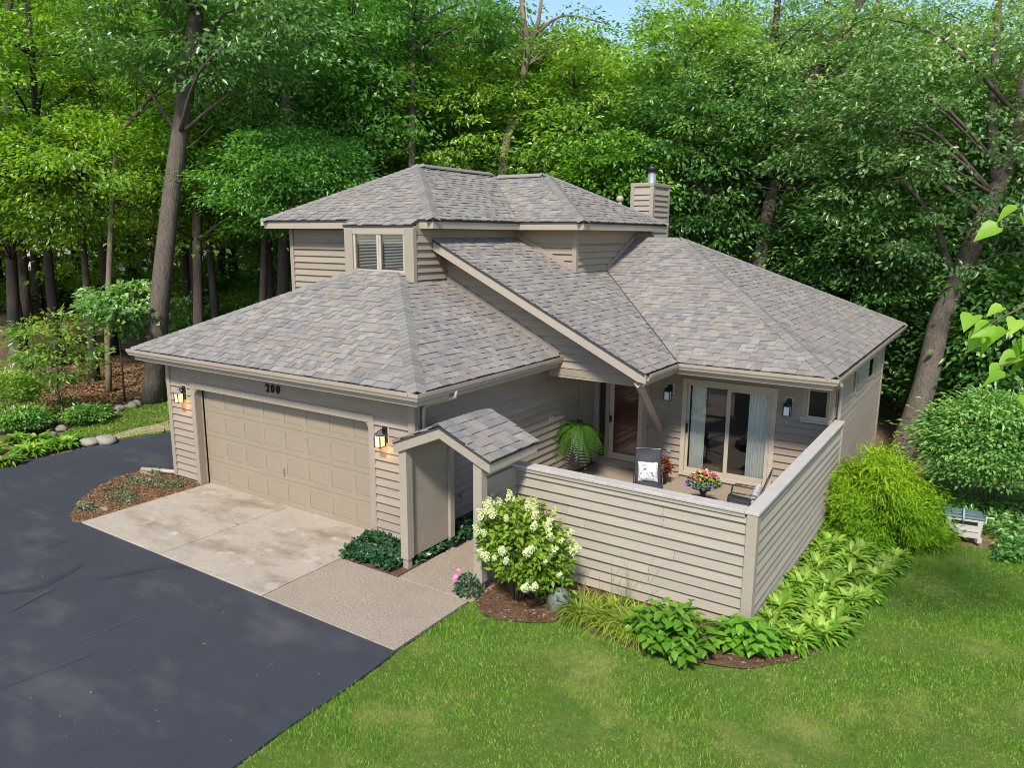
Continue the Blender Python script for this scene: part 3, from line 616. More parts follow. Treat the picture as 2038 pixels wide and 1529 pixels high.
def clip(poly, ref):
    out = poly
    for i in range(len(ref)):
        a = ref[i]; b = ref[(i+1) % len(ref)]; nrm = (-(b[1]-a[1]), b[0]-a[0]); inp = out; out = []
        for j in range(len(inp)):
            p, q = inp[j], inp[(j+1) % len(inp)]; dp = (p[0]-a[0])*nrm[0]+(p[1]-a[1])*nrm[1]; dq = (q[0]-a[0])*nrm[0]+(q[1]-a[1])*nrm[1]
            if dp >= 0: out.append(p)
            if (dp >= 0) != (dq >= 0): t = dp/(dp-dq); out.append((p[0]+(q[0]-p[0])*t, p[1]+(q[1]-p[1])*t))
        if len(out) < 3: return []
    return out
def shingles(poly, ex=.143, wmin=.07, wmax=.21, over=.018):
    """poly: 3-D points, first edge is the eave (left to right seen from outside). Returns pieces."""
    a = np.array(poly[0], float); u = unit(np.array(poly[1])-a); n = unit(np.cross(u, np.array(poly[2])-a)); n = n if n[2] > 0 else -n
    v = np.cross(n, u)
    ref = [((np.array(p)-a)@u, (np.array(p)-a)@v) for p in poly]
    ref[0] = (ref[0][0], ref[0][1]-over); ref[1] = (ref[1][0], ref[1][1]-over)
    vmax = max(r[1] for r in ref); umin = min(r[0] for r in ref); umax = max(r[0] for r in ref); out = []; k = 0; vv = -over
    while vv < vmax:
        uu = umin-random.uniform(0, .3); v1 = vv+ex+.03
        while uu < umax:
            w = random.uniform(wmin, wmax); q = clip([(uu, vv), (uu+w-.003, vv), (uu+w-.003, v1), (uu, v1)], ref)
            if len(q) >= 3:
                ar = abs(sum(q[i][0]*q[(i+1) % len(q)][1]-q[(i+1) % len(q)][0]*q[i][1] for i in range(len(q))))/2
                if ar > 4e-4:
                    lift = random.choice((0, .0, .011, .012))+random.uniform(0, .002)
                    hh = lambda t: .004+lift+.011*(1-(t-vv)/(v1-vv))
                    top = [a+u*p[0]+v*p[1]+n*hh(p[1]) for p in q]; bot = [t-n*.02 for t in top]; m = len(q)
                    V = top+bot; F = [tuple(range(m))]+[(i, m+i, m+(i+1) % m, (i+1) % m) for i in range(m)]
                    c = sum(top)/m; d = c-CAM; dd = np.linalg.norm(d); out.append((ar*abs(n@d)/dd**3, V, F, random.choice((.0, .1, .18, .3, .36, .45, .52, .6, .68, .76, .84, .92, 1.))))
            uu += w
        vv += ex; k += 1
    return out
pieces = []
uRq = [(uE1, uY0, ZU), (uE1, uD0+.14, ZU), (dJ[0], dJ[1]+.14, dJ[2]), uB, uA]; uCq = [(uE1-.14, uD0, ZU), (uDX, uD0, ZU), dA, (dJ[0]-.14, dJ[1], dJ[2])]
wFq = [(XR-.12, 4.9, ZR)]+wFp[1:3]+[(wFp[3][0]-.12, wFp[3][1], wFp[3][2])]
for p in (gFp, gRp, rRp[:3]+[rRp[3], rRp[4]], wFq, wRp, uFp, uRq, uCq, uDp): pieces += shingles(p)
pieces += shingles(uBp)
def lay(pieces, parent, cap, rest_name="shingles"):
    pieces.sort(key=lambda q: -q[0]); m = MB()
    for k, (s, V, F, t) in enumerate(pieces):
        if k < cap: raw("shingle", V, F, M['shingle'], parent, [t]*len(V))
        else: m.add(V, F, t)
    if m.v: m.build(rest_name, M['shingle'], parent, kind='stuff')
lay(pieces, H, 300)
def caps(p, q, n1, n2, parent=H, step=.145, w=.15, ln=.3):
    p, q = np.array(p, float), np.array(q, float); t = unit(q-p); L = np.linalg.norm(q-p)
    s1 = unit(np.cross(t, n1)); s1 = s1 if s1@np.array(n2) < 0 else -s1; s2 = unit(np.cross(t, n2)); s2 = s2 if s2@np.array(n1) < 0 else -s2
    up = unit(np.array(n1)+np.array(n2)); V = []
    for (tt, h) in ((-.02, .036), (ln, .014)):
        for e in (0, -.012): V += [t*tt+s1*w+np.array(n1)*(h-.008+e), t*tt+up*(h+.010+e), t*tt+s2*w+np.array(n2)*(h-.008+e)]
    F = [(0, 1, 7, 6), (1, 2, 8, 7), (3, 9, 10, 4), (4, 10, 11, 5), (0, 3, 4, 1), (1, 4, 5, 2), (0, 6, 9, 3), (2, 5, 11, 8)]
    base = None; k = 0
    while k*step < L-.12:
        c = p+t*(k*step)
        if base is None: base = raw("hip_cap", V, F, M['hipcap'], None); o = base; o.parent = parent
        else: o = bpy.data.objects.new("hip_cap", base.data); COL.objects.link(o); o.parent = parent
        o.location = c-OFF[parent.name]; k += 1
nrm = lambda gx_, gy_: unit(np.array((-gx_, -gy_, 1.)))
nF, nRr, nL, nB = nrm(0, PG), nrm(-PG, 0), nrm(PG, 0), nrm(0, -PG)
caps(gFp[1], (GW+EO-2.93, -EO+2.93, ZG+PG*2.93), nF, nRr); caps(gFp[0], (-EO+3.3, -EO+3.3, ZG+PG*3.3), nF, nL)
caps(wFp[1], wA, nrm(0, PW), nrm(-PX, 0)); caps((WX, WY1, ZR), wA, nrm(0, -PW), nrm(-PX, 0)); caps(wA, (6.05, 9.89, wA[2]), nrm(0, PW), nrm(0, -PW))
caps(uFp[1], uA, nrm(0, PU), nrm(-PU, 0)); caps(uFp[0], uA, nrm(0, PU), nrm(PU, 0)); caps((uDX, uD0, ZU), dA, nrm(0, PU), nrm(-PU, 0)); caps((uDX, uD1, ZU), dA, nrm(0, -PU), nrm(-PU, 0))
def vent(p, q, n1, n2):
    m = MB(); p, q = np.array(p, float), np.array(q, float); t = unit(q-p); s = unit(np.cross(t, (0, 0, 1.)))
    for sgn in (1, -1):
        a = [p+np.array((0, 0, .075)), q+np.array((0, 0, .075)), q+s*sgn*.16+np.array((0, 0, .0)), p+s*sgn*.16+np.array((0, 0, .0))]
        m.prism(a, (0, 0, -.025))
    return m.build("ridge_vent", M['hipcap'], H)
vent((2.187, 5.75, uA[2]), (2.187, 8.65, uA[2]), 0, 0); vent((2.5, 8.598, dA[2]), (3.95, 8.598, dA[2]), 0, 0)
m = MB(); vq = [(x, yV(x), zR(x)+.03) for x in (XR-.02, XD+.02)]; m.tube(vq, .012, 4); m.build("valley_flashing", M['deck'], H)
# fascia, soffits, gutters
def sweep(name, path, prof, mt, parent=H, closed=True):
    path = [np.array(p, float) for p in path]; n = len(path); k = len(prof); V = []; nn = []
    for i in range(n-1):
        d = unit(path[i+1]-path[i]); nn.append(np.array((d[1], -d[0])))
    for i in range(n):
        a = nn[max(i-1, 0)]; b = nn[min(i, n-2)]; mv = (a+b)/(1+a@b)
        for (d, z) in prof: V.append((path[i][0]+mv[0]*d, path[i][1]+mv[1]*d, z))
    F = []
    for i in range(n-1):
        for j in range(k if closed else k-1): F.append((i*k+j, i*k+(j+1) % k, (i+1)*k+(j+1) % k, (i+1)*k+j))
    F += [tuple(range(k))[::-1], tuple(range((n-1)*k, n*k))]
    return raw(name, V, F, mt, parent)
def gut(path, z):
    return sweep("gutter", path, [(0, z-.02), (0, z-.125), (.08, z-.128), (.092, z-.09), (.112, z-.06), (.118, z), (.104, z), (.1, z-.055), (.08, z-.085), (.07, z-.115), (.008, z-.112), (.008, z-.02)], M['gutter'])
def fas(path, z0, z1, name="fascia", mt=None, th=.03): return sweep(name, path, [(-th, z0), (0, z0), (0, z1), (-th, z1)], mt or M['fascia'])
e = EO-.015
gp = [(-e, 6.4), (-e, -e), (GW+e, -e), (GW+e, YW-.03)]
fas(gp, 2.60, ZG-.03); gut(gp, ZG)
m = MB(); m.box(-e+.03, -e+.03, 2.60, GW+e-.03, 0.0, 2.62); m.box(GW+.0, 0.0, 2.60, GW+e-.03, YW, 2.62); m.box(-e+.03, 0, 2.6, 0, 6.3, 2.62); m.build("soffit", M['siding'], H)
wp = [(XR-.015, 3.40), (XR-.015, 4.915), (WX-.015, 4.915), (WX-.015, WY1-.02)]
fas(wp, 2.53, ZR-.03); gut(wp, ZR-.005)
m = MB(); m.box(9.24, 4.95, 2.53, WX-.045, YF, 2.55); m.box(XE, YF, 2.53, WX-.045, WY1-.1, 2.55); m.build("soffit", M['siding'], H)
up_ = [(uE0+.015, 11.3), (uE0+.015, uY0+.015), (2.49, uY0+.015)]
fas(up_, ZU-.19, ZU-.03); fas([(4.39, uY0+.015), (uE1-.015, uY0+.015), (uE1-.015, uD0+.015), (uDX-.015, uD0+.015), (uDX-.015, uD1-.02)], ZU-.19, ZU-.03)
zb = ZU-PU*.23
fas([(2.485, uY0-.014), (2.485, 2.765), (4.395, 2.765), (4.395, uY0-.014)], zb-.19, zb-.03)
m = MB(); zs = ZU-.188
m.box(uE0+.045, uY0+.045, zs, 2.5, YU, zs+.02); m.box(uE0+.045, YU, zs, XU0, 11, zs+.02); m.build("soffit", M['siding'], H); m = MB(); m.box(XC, uY0+.045, zs, uE1-.045, uD0+.045, zs+.02); m.box(XC, uD0+.045, zs, uDX-.045, YI, zs+.02); m.box(XD, YI, zs, uDX-.045, uD1, zs+.02); m.build("soffit", M['siding'], H)
MB().box(uE0-.10, uY0+.0, ZU-.12, uE0+.0, 11, ZU-.03).build("gutter", M['cap'], H)
n = 420; tq = RNG.random(n); P = np.where((tq < .35)[:, None], np.stack([9.35+2.8*tq/.35, np.full(n, 4.86), np.full(n, ZR-.06)], 1), np.stack([np.full(n, WX+.045), 4.9+9.8*(tq-.35)/.65, np.full(n, ZR-.06)], 1)); P = P+RNG.normal(size=(n, 3))*np.array((.015, .015, .012))
leaves("gutter_debris", P, rdir(n)*np.array((1, 1, .3)), rdir(n, 1.5), .05, .022, M['litter'], H, .1, None, 'stuff')
# rake fascia of the long slope
def rakeb(y, x0, x1, drop, th, mt, name):
    pts = [(x0, y, zR(x0)-.02), (x1, y, zR(x1)-.02), (x1, y, zR(x1)-.02-drop*.75), (x1-.16, y, zR(x1-.16)-.02-drop), (x0, y, zR(x0)-.02-drop)]
    return MB().prism(pts, (0, th, 0)).build(name, mt, H)
rakeb(3.37, XC+.05, XR+.02, .21, .035, M['fascia'], "rake_fascia")
m = MB(); m.prism([(XC+.05, 3.405, zR(XC+.05)-.21), (XR-.05, 3.405, zR(XR-.05)-.21), (XR-.05, YW, zR(XR-.05)-.21), (XC+.05, YW, zR(XC+.05)-.21)], (0, 0, .02)); m.build("rake_soffit", M['siding'], H)
m = MB(); m.prism([(6.9, YW+.1, zR(6.9)-.2), (XR-.06, YW+.1, zR(XR-.06)-.2), (XR-.06, YF, zR(XR-.06)-.2), (6.9, YF, zR(6.9)-.2)], (0, 0, .02)); m.build("porch_ceiling", M['siding'], H)
# brace under the rake end
m = MB(); a0 = np.array((9.13, 3.46, 2.55)); a1 = np.array((8.45, 6.29, .98)); m.tube([a0, a1], .085, 4); m.build("brace", M['fascia'], H)
# apron of dark metal at wall-roof flashing
# chimney
ch = thing("chimney", (5.66, 11.7, 0), "square beige sided chimney with metal flue behind the upper roof", "chimney")
cx0, cx1, cy0, cy1, czt = 5.35, 5.98, 11.15, 12.3, 6.64
chs = MB().box(cx0, cy0, 3.2, cx1, cy1, czt-.02).build("chimney_shaft", M['fence'], ch)
for (ax, c, sg, lo, hi) in (('Y', cy0, -1, cx0, cx1), ('X', cx1, 1, cy0, cy1)):
    z = 4.4
    while z < czt-.2: board(chs, ax, c, sg, z, z+.152, lo+.08, hi-.08, lo+.08, hi-.08, M['fence']); z += .148
for (x, y) in ((cx0, cy0), (cx1, cy0), (cx1, cy1)): MB().box(x-.032 if x == cx0 else x-.08, y-.032 if y == cy0 else y-.08, 4., x+.08 if x == cx0 else x+.032, y+.08 if y == cy0 else y+.032, czt-.1).build("corner_board", M['fence'], chs)
MB().box(cx0-.04, cy0-.04, czt-.1, cx1+.04, cy1+.04, czt).build("chimney_cap", M['fence'], ch, bevel=.01)
fx, fy = 5.76, 11.55
MB().lathe((fx, fy, czt), [(.15, 0), (.15, .01), (.115, .03), (.115, .34)], 16).build("flue_pipe", M['steel'], ch, True)
MB().lathe((fx, fy, czt), [(.13, .33), (.17, .34), (.17, .44), (.16, .45)], 16).build("flue_cap", M['black'], ch, True)
vp = thing("vent_pipe", (5.43, 10.2, 5.4), "thin pale plumbing vent pipe left of the chimney", "vent pipe")
MB().lathe((5.43, 10.2, 5.35), [(.06, 0), (.06, .78)], 12).build("pipe", M['fascia'], vp, True); MB().lathe((5.43, 10.2, 6.1), [(.07, 0), (.1, .02), (.1, .1), (.06, .15)], 12).build("hood", M['fascia'], vp, True)
# downspouts
def downspout(pts, label, r=.04):
    t = thing("downspout", tuple(pts[-1]), label, "downspout"); MB().tube(pts, r, 6).build("pipe", M['gutter'], t, True)
    q = np.array(pts[-2]); MB().box(q[0]-.05, q[1]-.055, .9, q[0]+.05, q[1]+.055, .93).build("strap", M['gutter'], t) if abs(q[2]) > .5 else None
    return t
downspout([(7.30, .42, 2.72), (7.29, .42, 2.62), (7.2, .36, 2.58), (6.95, .17, 2.50), (6.865, .14, 2.42), (6.865, .13, 1.2), (6.865, .13, .02)], "beige downspout at the garage corner above the ivy")
downspout([(12.25, 5.1, 2.64), (12.25, 5.25, 2.55), (12.15, 5.9, 2.5), (12.08, 6.3, 2.40), (12.05, 6.52, 2.2), (12.05, 6.54, 1.2), (12.05, 6.54, -.25)], "beige downspout at the wing corner by the patio wall")
ds = thing("downspout_extension", (-.5, .05, .03), "beige horizontal downspout extension pipe beside the mulch bed", "downspout")
MB().tube([(-.06, .1, .14), (-.1, .02, .09), (-.5, -.09, .075), (-.98, -.22, .06)], .05, 6).build("pipe", M['gutter'], ds, True); MB().box(-1.0, -.27, .0, -.3, -.16, .025).build("splash_strip", M['foundation'], ds)

# ------------------------------------------------------------------ patio wall
PWl = thing("patio_wall", (12.0, .5, -.05), "beige lap-sided patio privacy wall with pale weathered cap", "wall")
FY, FX, FT = .47, 12.13, 1.655
m = MB(); m.box(8.45, FY, -.0, FX, FY+.1, FT); m.box(FX-.1, FY+.1, -.05, FX, YF-.02, FT); m.box(8.37, -.5, .12, 8.46, FY+.1, FT); core = m.build("wall_core", M['fence'], PWl)
siding(core, 'Y', FY, -1, .02, FT, 8.47, FX-.05, ex=.1508, mt=M['fence'], jit=.006, lap=.055)
siding(core, 'X', FX, 1, -.13, FT, FY+.05, YF-.03, ex=.1508, mt=M['fence'], jit=.006, lap=.055)
siding(core, 'X', 8.46, 1, .17, FT, -.5, FY-.03, ex=.1508, mt=M['fence'])
siding(core, 'Y', FY+.1, 1, .0, FT, 8.47, FX-.11, ex=.1508, mt=M['fence']); siding(core, 'X', FX-.1, -1, .0, FT, FY+.12, YF-.03, ex=.1508, mt=M['fence'])
MB().box(FX-.075, FY-.07, -.07, FX+.07, FY+.075, FT+.001).build("corner_post", M['fence'], PWl, bevel=.005)
MB().box(FX-.05, YF-.10, -.3, FX+.07, YF-.02, FT).build("end_board", M['fence'], PWl, bevel=.005)
for x in (9.4, 10.7): MB().box(x-.05, FY+.01, -.15, x+.05, FY+.09, .02).build("footing_post", M['fence'], PWl)
for y in (2.2, 4.2): MB().box(FX-.1, y-.05, -.35, FX-.01, y+.05, .0).build("footing_post", M['fence'], PWl)
MB().box(8.42, .39, FT, 12.02, .60, 1.70).build("cap_board", M['cap'], PWl, bevel=.006); MB().box(12.022, .389, FT+.001, 12.215, YF-.01, 1.701).build("cap_board", M['cap'], PWl, bevel=.006)
MB().box(8.47, FY-.062, FT-.05, 12.03, FY-.001, FT-.001).build("cap_trim", M['fence'], PWl)
MB().box(11.4, YF-.12, 1.60, 12.02, YF-.062, 1.64).build("cap_board", M['cap'], PWl)

# ------------------------------------------------------------------ entry portico
EP = thing("entry_portico", (7.8, 0, 0), "small gabled entry portico with shingled roof beside the garage", "portico")
xm_, hw, y0, y1, zr_, ze_ = 7.87, .91, -.72, .58, 2.465, 2.085
sl_ = (zr_-ze_)/hw
for (x, y, zb_) in ((7.10, -.59, .16), (8.52, -.59, .16)):
    MB().box(x-.052, y-.052, -.03, x+.052, y+.052, zb_+.01).build("post_foot", M['trim'], EP, bevel=.004)
    MB().box(x-.075, y-.075, zb_, x+.075, y+.075, zr_-sl_*abs(x-xm_)-.14).build("post", M['fence'], EP, bevel=.005)
MB().box(7.06, .43, -.03, 7.15, .53, .16).build("post_foot", M['trim'], EP); MB().box(7.03, .42, .15, 7.17, .54, 2.1).build("post", M['fence'], EP, bevel=.005)
MB().box(7.045, -.512, .15, 7.12, .418, 2.02).build("side_panel", M['fence'], EP)
m = MB()
for s in (1, -1):
    P = [(xm_, y0, zr_), (xm_+s*hw, y0, ze_), (xm_+s*hw, y1, ze_), (xm_, y1, zr_)]; m.prism([(x, y, z-.02) for x, y, z in P], (0, 0, -.03))
m.build("roof_deck", M['deck'], EP)
for y in (y0+.012, y1-.047):
    for s in (1, -1):
        P = [(xm_, y, zr_-.05), (xm_+s*(hw-.012), y, ze_-.045), (xm_+s*(hw-.012), y, ze_-.185), (xm_+s*(hw-.14), y, ze_+sl_*.14-.20), (xm_, y, zr_-.20)]; MB().prism(P, (0, .035, 0)).build("rake_board", M['fence'], EP)
for s in (1, -1): x = xm_+s*(hw-.012); MB().box(min(x, x-s*.03), y0+.05, ze_-.18, max(x, x-s*.03), y1-.05, ze_-.042).build("eave_board", M['fence'], EP)
m = MB()
for s in (1, -1): m.prism([(xm_, y0+.05, zr_-.1), (xm_+s*(hw-.05), y0+.05, ze_-.09), (xm_+s*(hw-.05), y1-.05, ze_-.09), (xm_, y1-.05, zr_-.1)], (0, 0, .015))
m.build("ceiling", M['fence'], EP)
ps = shingles([(xm_+hw, y0, ze_), (xm_+hw, y1, ze_), (xm_, y1, zr_), (xm_, y0, zr_)], .15, .1, .24, .02)+shingles([(xm_-hw, y1, ze_), (xm_-hw, y0, ze_), (xm_, y0, zr_), (xm_, y1, zr_)], .15, .1, .24, .02)
lay(ps, EP, 300); caps((xm_, y0-.0, zr_), (xm_, y1-.15, zr_), nrm(-sl_, 0), nrm(sl_, 0), EP, .15, .12)

# ------------------------------------------------------------------ lanterns, small wall fittings
def lantern(x, y, z, lit, label, group):
    t = thing("wall_lantern", (x, y, z), label, "lantern", group)
    MB().box(x-.085, y-.035, z-.17, x+.085, y-.02, z+.17).build("mount_block", M['cap'], t, bevel=.003)
    MB().box(x-.055, y-.055, z-.14, x+.055, y-.034, z+.14).build("back_plate", M['black'], t, bevel=.003)
    MB().tube([(x, y-.055, z+.06), (x, y-.12, z+.10), (x, y-.17, z+.08)], .014, 6).build("arm", M['black'], t, True)
    c = (x, y-.17); m = MB(); m.lathe((c[0], c[1], z), [(.03, .09), (.095, .02), (.095, .005), (.07, .0)], 4)
    for sx in (-1, 1):
        for sy in (-1, 1): m.box(c[0]+sx*.062-.008, c[1]+sy*.062-.008, z-.18, c[0]+sx*.062+.008, c[1]+sy*.062+.008, z+.004)
    for zz in (-.04, -.185): m.box(c[0]-.07, c[1]-.07, z+zz, c[0]+.07, c[1]+.07, z+zz+.008) if zz < -.1 else None
    m.build("cage", M['black'], t)
    MB().box(c[0]-.055, c[1]-.055, z-.176, c[0]+.055, c[1]+.055, z-.002).build("glass", M['lit'] if lit else M['frost'], t)
    if lit:
        ld = bpy.data.lights.new("lantern_bulb", 'POINT'); ld.energy = 1.6; ld.color = (1, .6, .25); ld.shadow_soft_size = .05
        lo = bpy.data.objects.new("lantern_bulb", ld); COL.objects.link(lo); lo.parent = t; lo.location = (0, -.17, -.23)
lantern(.57, 0, 1.95, True, "lit amber wall lantern left of the garage door", "wall lanterns")
lantern(6.17, 0, 1.92, True, "lit amber wall lantern right of the garage door, by the portico", "wall lanterns")
lantern(8.66, YF, 1.88, False, "unlit black wall lantern left of the sliding door", "wall lanterns")
lantern(11.16, YF, 1.88, False, "unlit black wall lantern right of the sliding door", "wall lanterns")
t = thing("cover_plate", (GW, 4.33, 1.36), "grey square cover plate on the garage side wall by the fern", "cover plate"); box("plate", M['plate'], t, GW+.01, 4.25, 1.3, GW+.04, 4.41, 1.43); box("rim", M['cap'], t, GW+.005, 4.24, 1.29, GW+.03, 4.42, 1.44)
t = thing("wall_outlet", (8.68, YF, .55), "small grey outlet cover on the siding beside the sliding door", "outlet"); box("plate", M['plate'], t, 8.63, YF-.05, .49, 8.74, YF-.02, .59); box("lid", M['cap'], t, 8.645, YF-.058, .5, 8.725, YF-.05, .58)
t = thing("hose_faucet", (GW, 1.15, .6), "small garden faucet on the garage side wall behind the portico", "faucet")
MB().tube([(GW, 1.15, .6), (GW+.1, 1.15, .6), (GW+.13, 1.15, .55)], .014, 6).build("spout", M['steel'], t, True); MB().lathe((GW+.07, 1.15, .62), [(.01, 0), (.035, .03), (.035, .045)], 8).build("handle", M['steel'], t)

# ------------------------------------------------------------------ patio furniture
def chair(x, y, rz, label):
    t = thing("patio_chair", (0, 0, 0), label, "chair", "patio sling chairs")
    for s in (-1, 1):
        a = s*.27
        m = MB(); m.tube([(a, .34, .0), (a, .3, .3), (a, .27, .56), (a, .2, .61), (a, -.2, .6), (a, -.3, .52), (a, -.34, .0)], .016, 6); m.build("side_frame", M['metalgrey'], t, True)
        m = MB(); m.tube([(a*.93, .28, .39), (a*.93, -.2, .34), (a*.93, -.42, .98)], .014, 6); m.build("seat_rail", M['metalgrey'], t, True)
    MB().tube([(-.27, .33, .08), (.27, .33, .08)], .012, 6).build("stretcher", M['metalgrey'], t); MB().tube([(-.25, -.42, .98), (.25, -.42, .98)], .014, 6).build("top_rail", M['metalgrey'], t)
    V = []; F = []; prof = [(.3, .395), (.1, .36), (-.1, .345), (-.19, .36), (-.25, .48), (-.34, .74), (-.42, .98)]
    for (yy, zz) in prof: V += [(-.245, yy, zz), (0, yy+.012, zz-.015), (.245, yy, zz)]
    for i in range(len(prof)-1): F += [(3*i, 3*i+1, 3*i+4, 3*i+3), (3*i+1, 3*i+2, 3*i+5, 3*i+4)]
    o = raw("sling", V, F, M['sling'], t, None, True); so = o.modifiers.new("s", 'SOLIDIFY'); so.thickness = .008
    t.location = (x, y, -.07); t.rotation_euler = (0, 0, rz); return t
def pillow(x, y, z, rz, tilt, label):
    n = 10; V = []; F = []
    for s in (1, -1):
        for i in range(n+1):
            for j in range(n+1):
                u, v = i/n*2-1, j/n*2-1; th = .075*((1-u*u)*(1-v*v))**.45; k = 1-.06*(u*u+v*v-2*u*u*v*v); V.append((u*.2*k, s*th, v*.2*k+.2))
    m = (n+1)**2
    for i in range(n):
        for j in range(n): a = i*(n+1)+j; F += [(a, a+1, a+n+2, a+n+1), (m+a, m+a+n+1, m+a+n+2, m+a+1)]
    o = raw("throw_pillow", V, F, M['pillow'], None, None, True); tag(o, label, "pillow", "patio pillows"); o.location = (x, y, z); o.rotation_euler = (tilt, 0, rz); return o
r1 = math.radians(205)
chair(8.95, 4.55, r1, "grey sling patio chair facing out in front of the entry door")
d1 = Vector((-math.sin(r1), math.cos(r1)))
pillow(8.95-d1.x*.13, 4.55-d1.y*.13, -.07+.37, r1, -.0+math.radians(18), "white patterned pillow on the patio chair by the entry door")
r2 = math.radians(100)
chair(10.88, 4.6, r2, "grey sling patio chair half hidden behind the right patio wall"); d2 = Vector((-math.sin(r2), math.cos(r2)))
pillow(10.88-d2.x*.13, 4.6-d2.y*.13, -.07+.37, r2, math.radians(18), "white patterned pillow on the chair by the right patio wall")
def stem_leaf_mound(name, c, rad, hgt, n, L, Wd, mt, parent, shell=.5, up=.6, flat=1., seed=0, kind=None):
    d = rdir(n); d[:, 2] = np.abs(d[:, 2])*1.; d = unit(d); rr = (shell+(1-shell)*RNG.random(n))**.6
    P = np.array(c)+d*rr[:, None]*np.array((rad, rad, hgt)); T = unit(d*np.array((1, 1, .35))+RNG.normal(size=(n, 3))*.45); N = unit(d*.6+np.array((0, 0, up))+RNG.normal(size=(n, 3))*.35)
    return leaves(name, P, T, N, L*(.7+.6*RNG.random(n)), Wd*(.7+.6*RNG.random(n)), mt, parent, rnd=np.clip(.15+.55*rr*d[:, 2]+.35*RNG.random(n), 0, 1), kind=kind)
pt = thing("flower_planter", (10.02, 4.75, -.07), "dark pedestal planter of purple, yellow and pink flowers on patio", "planter")
MB().lathe((10.02, 4.75, -.07), [(.17, 0), (.17, .02), (.06, .08), (.05, .32), (.09, .38), (.22, .44), (.24, .50), (.22, .5)], 14).build("pedestal_pot", M['clay'], pt, True)
stem_leaf_mound("flowers", (10.02, 4.75, .42), .31, .27, 900, .06, .05, M['petal_mix'], pt, .75, .9); stem_leaf_mound("foliage", (10.02, 4.75, .40), .28, .23, 400, .08, .04, M['fernl'], pt, .4, .6)
pt = thing("coleus_pot", (8.75, 5.75, -.07), "dark pot of reddish coleus behind the patio chair", "potted plant")
MB().lathe((8.75, 5.75, -.07), [(.11, 0), (.15, .24), (.16, .26), (.14, .26)], 12).build("pot", M['clay'], pt, True); stem_leaf_mound("foliage", (8.75, 5.75, .2), .2, .28, 160, .12, .07, M['coleus'], pt, .5)
pt = thing("low_planter", (11.3, 3.2, -.07), "small pale leafy planter at the patio wall corner", "potted plant")
fern = thing("hanging_fern", (7.14, 4.9, 1.05), "large hanging boston fern by the entry door", "fern")
MB().lathe((7.14, 4.9, .86), [(.08, 0), (.15, .1), (.17, .2), (.15, .2)], 12).build("basket", M['clay'], fern, True)
m = MB()
for k in range(3): a = k*2.1; m.tube([(7.14+.15*math.cos(a), 4.9+.15*math.sin(a), 1.05), (7.14, 4.9, 1.75), (7.14, 4.9, zR(7.14)-.2)], .004, 4)
m.build("hanger", M['black'], fern)
nf = 120; aa = RNG.random(nf)*6.283; Hh = np.stack([np.cos(aa), np.sin(aa), 0*aa], 1); LL = .52+.34*RNG.random(nf); upp = .35+.75*RNG.random(nf); P0 = np.array((7.14, 4.9, 1.04))+Hh*.06
pp, tt, nn_, ll, rr_ = [], [], [], [], []
for i in range(nf):
    t_ = np.linspace(.12, 1, 22); hz_ = t_*(.3+.55*t_*(1-t_*.35)); vz_ = upp[i]*t_-1.25*t_**2.0
    cur = P0[i]+Hh[i]*(hz_*LL[i]*1.2)[:, None]+np.array((0, 0, 1.))*(vz_*LL[i])[:, None]; tg = np.gradient(cur, axis=0); tg = unit(tg); sd2 = unit(np.cross(tg, (0, 0, 1.)))
    for s in (1, -1):
        pp.append(cur); tt.append(sd2*s+tg*.45); nn_.append(np.cross(sd2, tg)); ll.append(.085*np.sin(np.pi*np.clip(t_*.9+.08, 0, 1))+.012); rr_.append(np.full(22, .2+.7*RNG.random()))
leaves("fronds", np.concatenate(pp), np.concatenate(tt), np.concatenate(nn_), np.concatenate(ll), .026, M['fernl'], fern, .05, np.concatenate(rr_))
leaves("foliage", np.array((11.3, 3.2, .05))+RNG.normal(size=(60, 3))*np.array((.1, .1, .06)), rdir(60), rdir(60, 1.5), .1, .06, M['sedum'], pt); MB().lathe((11.3, 3.2, -.07), [(.12, 0), (.16, .12), (.14, .12)], 10).build("pot", M['clay'], pt)

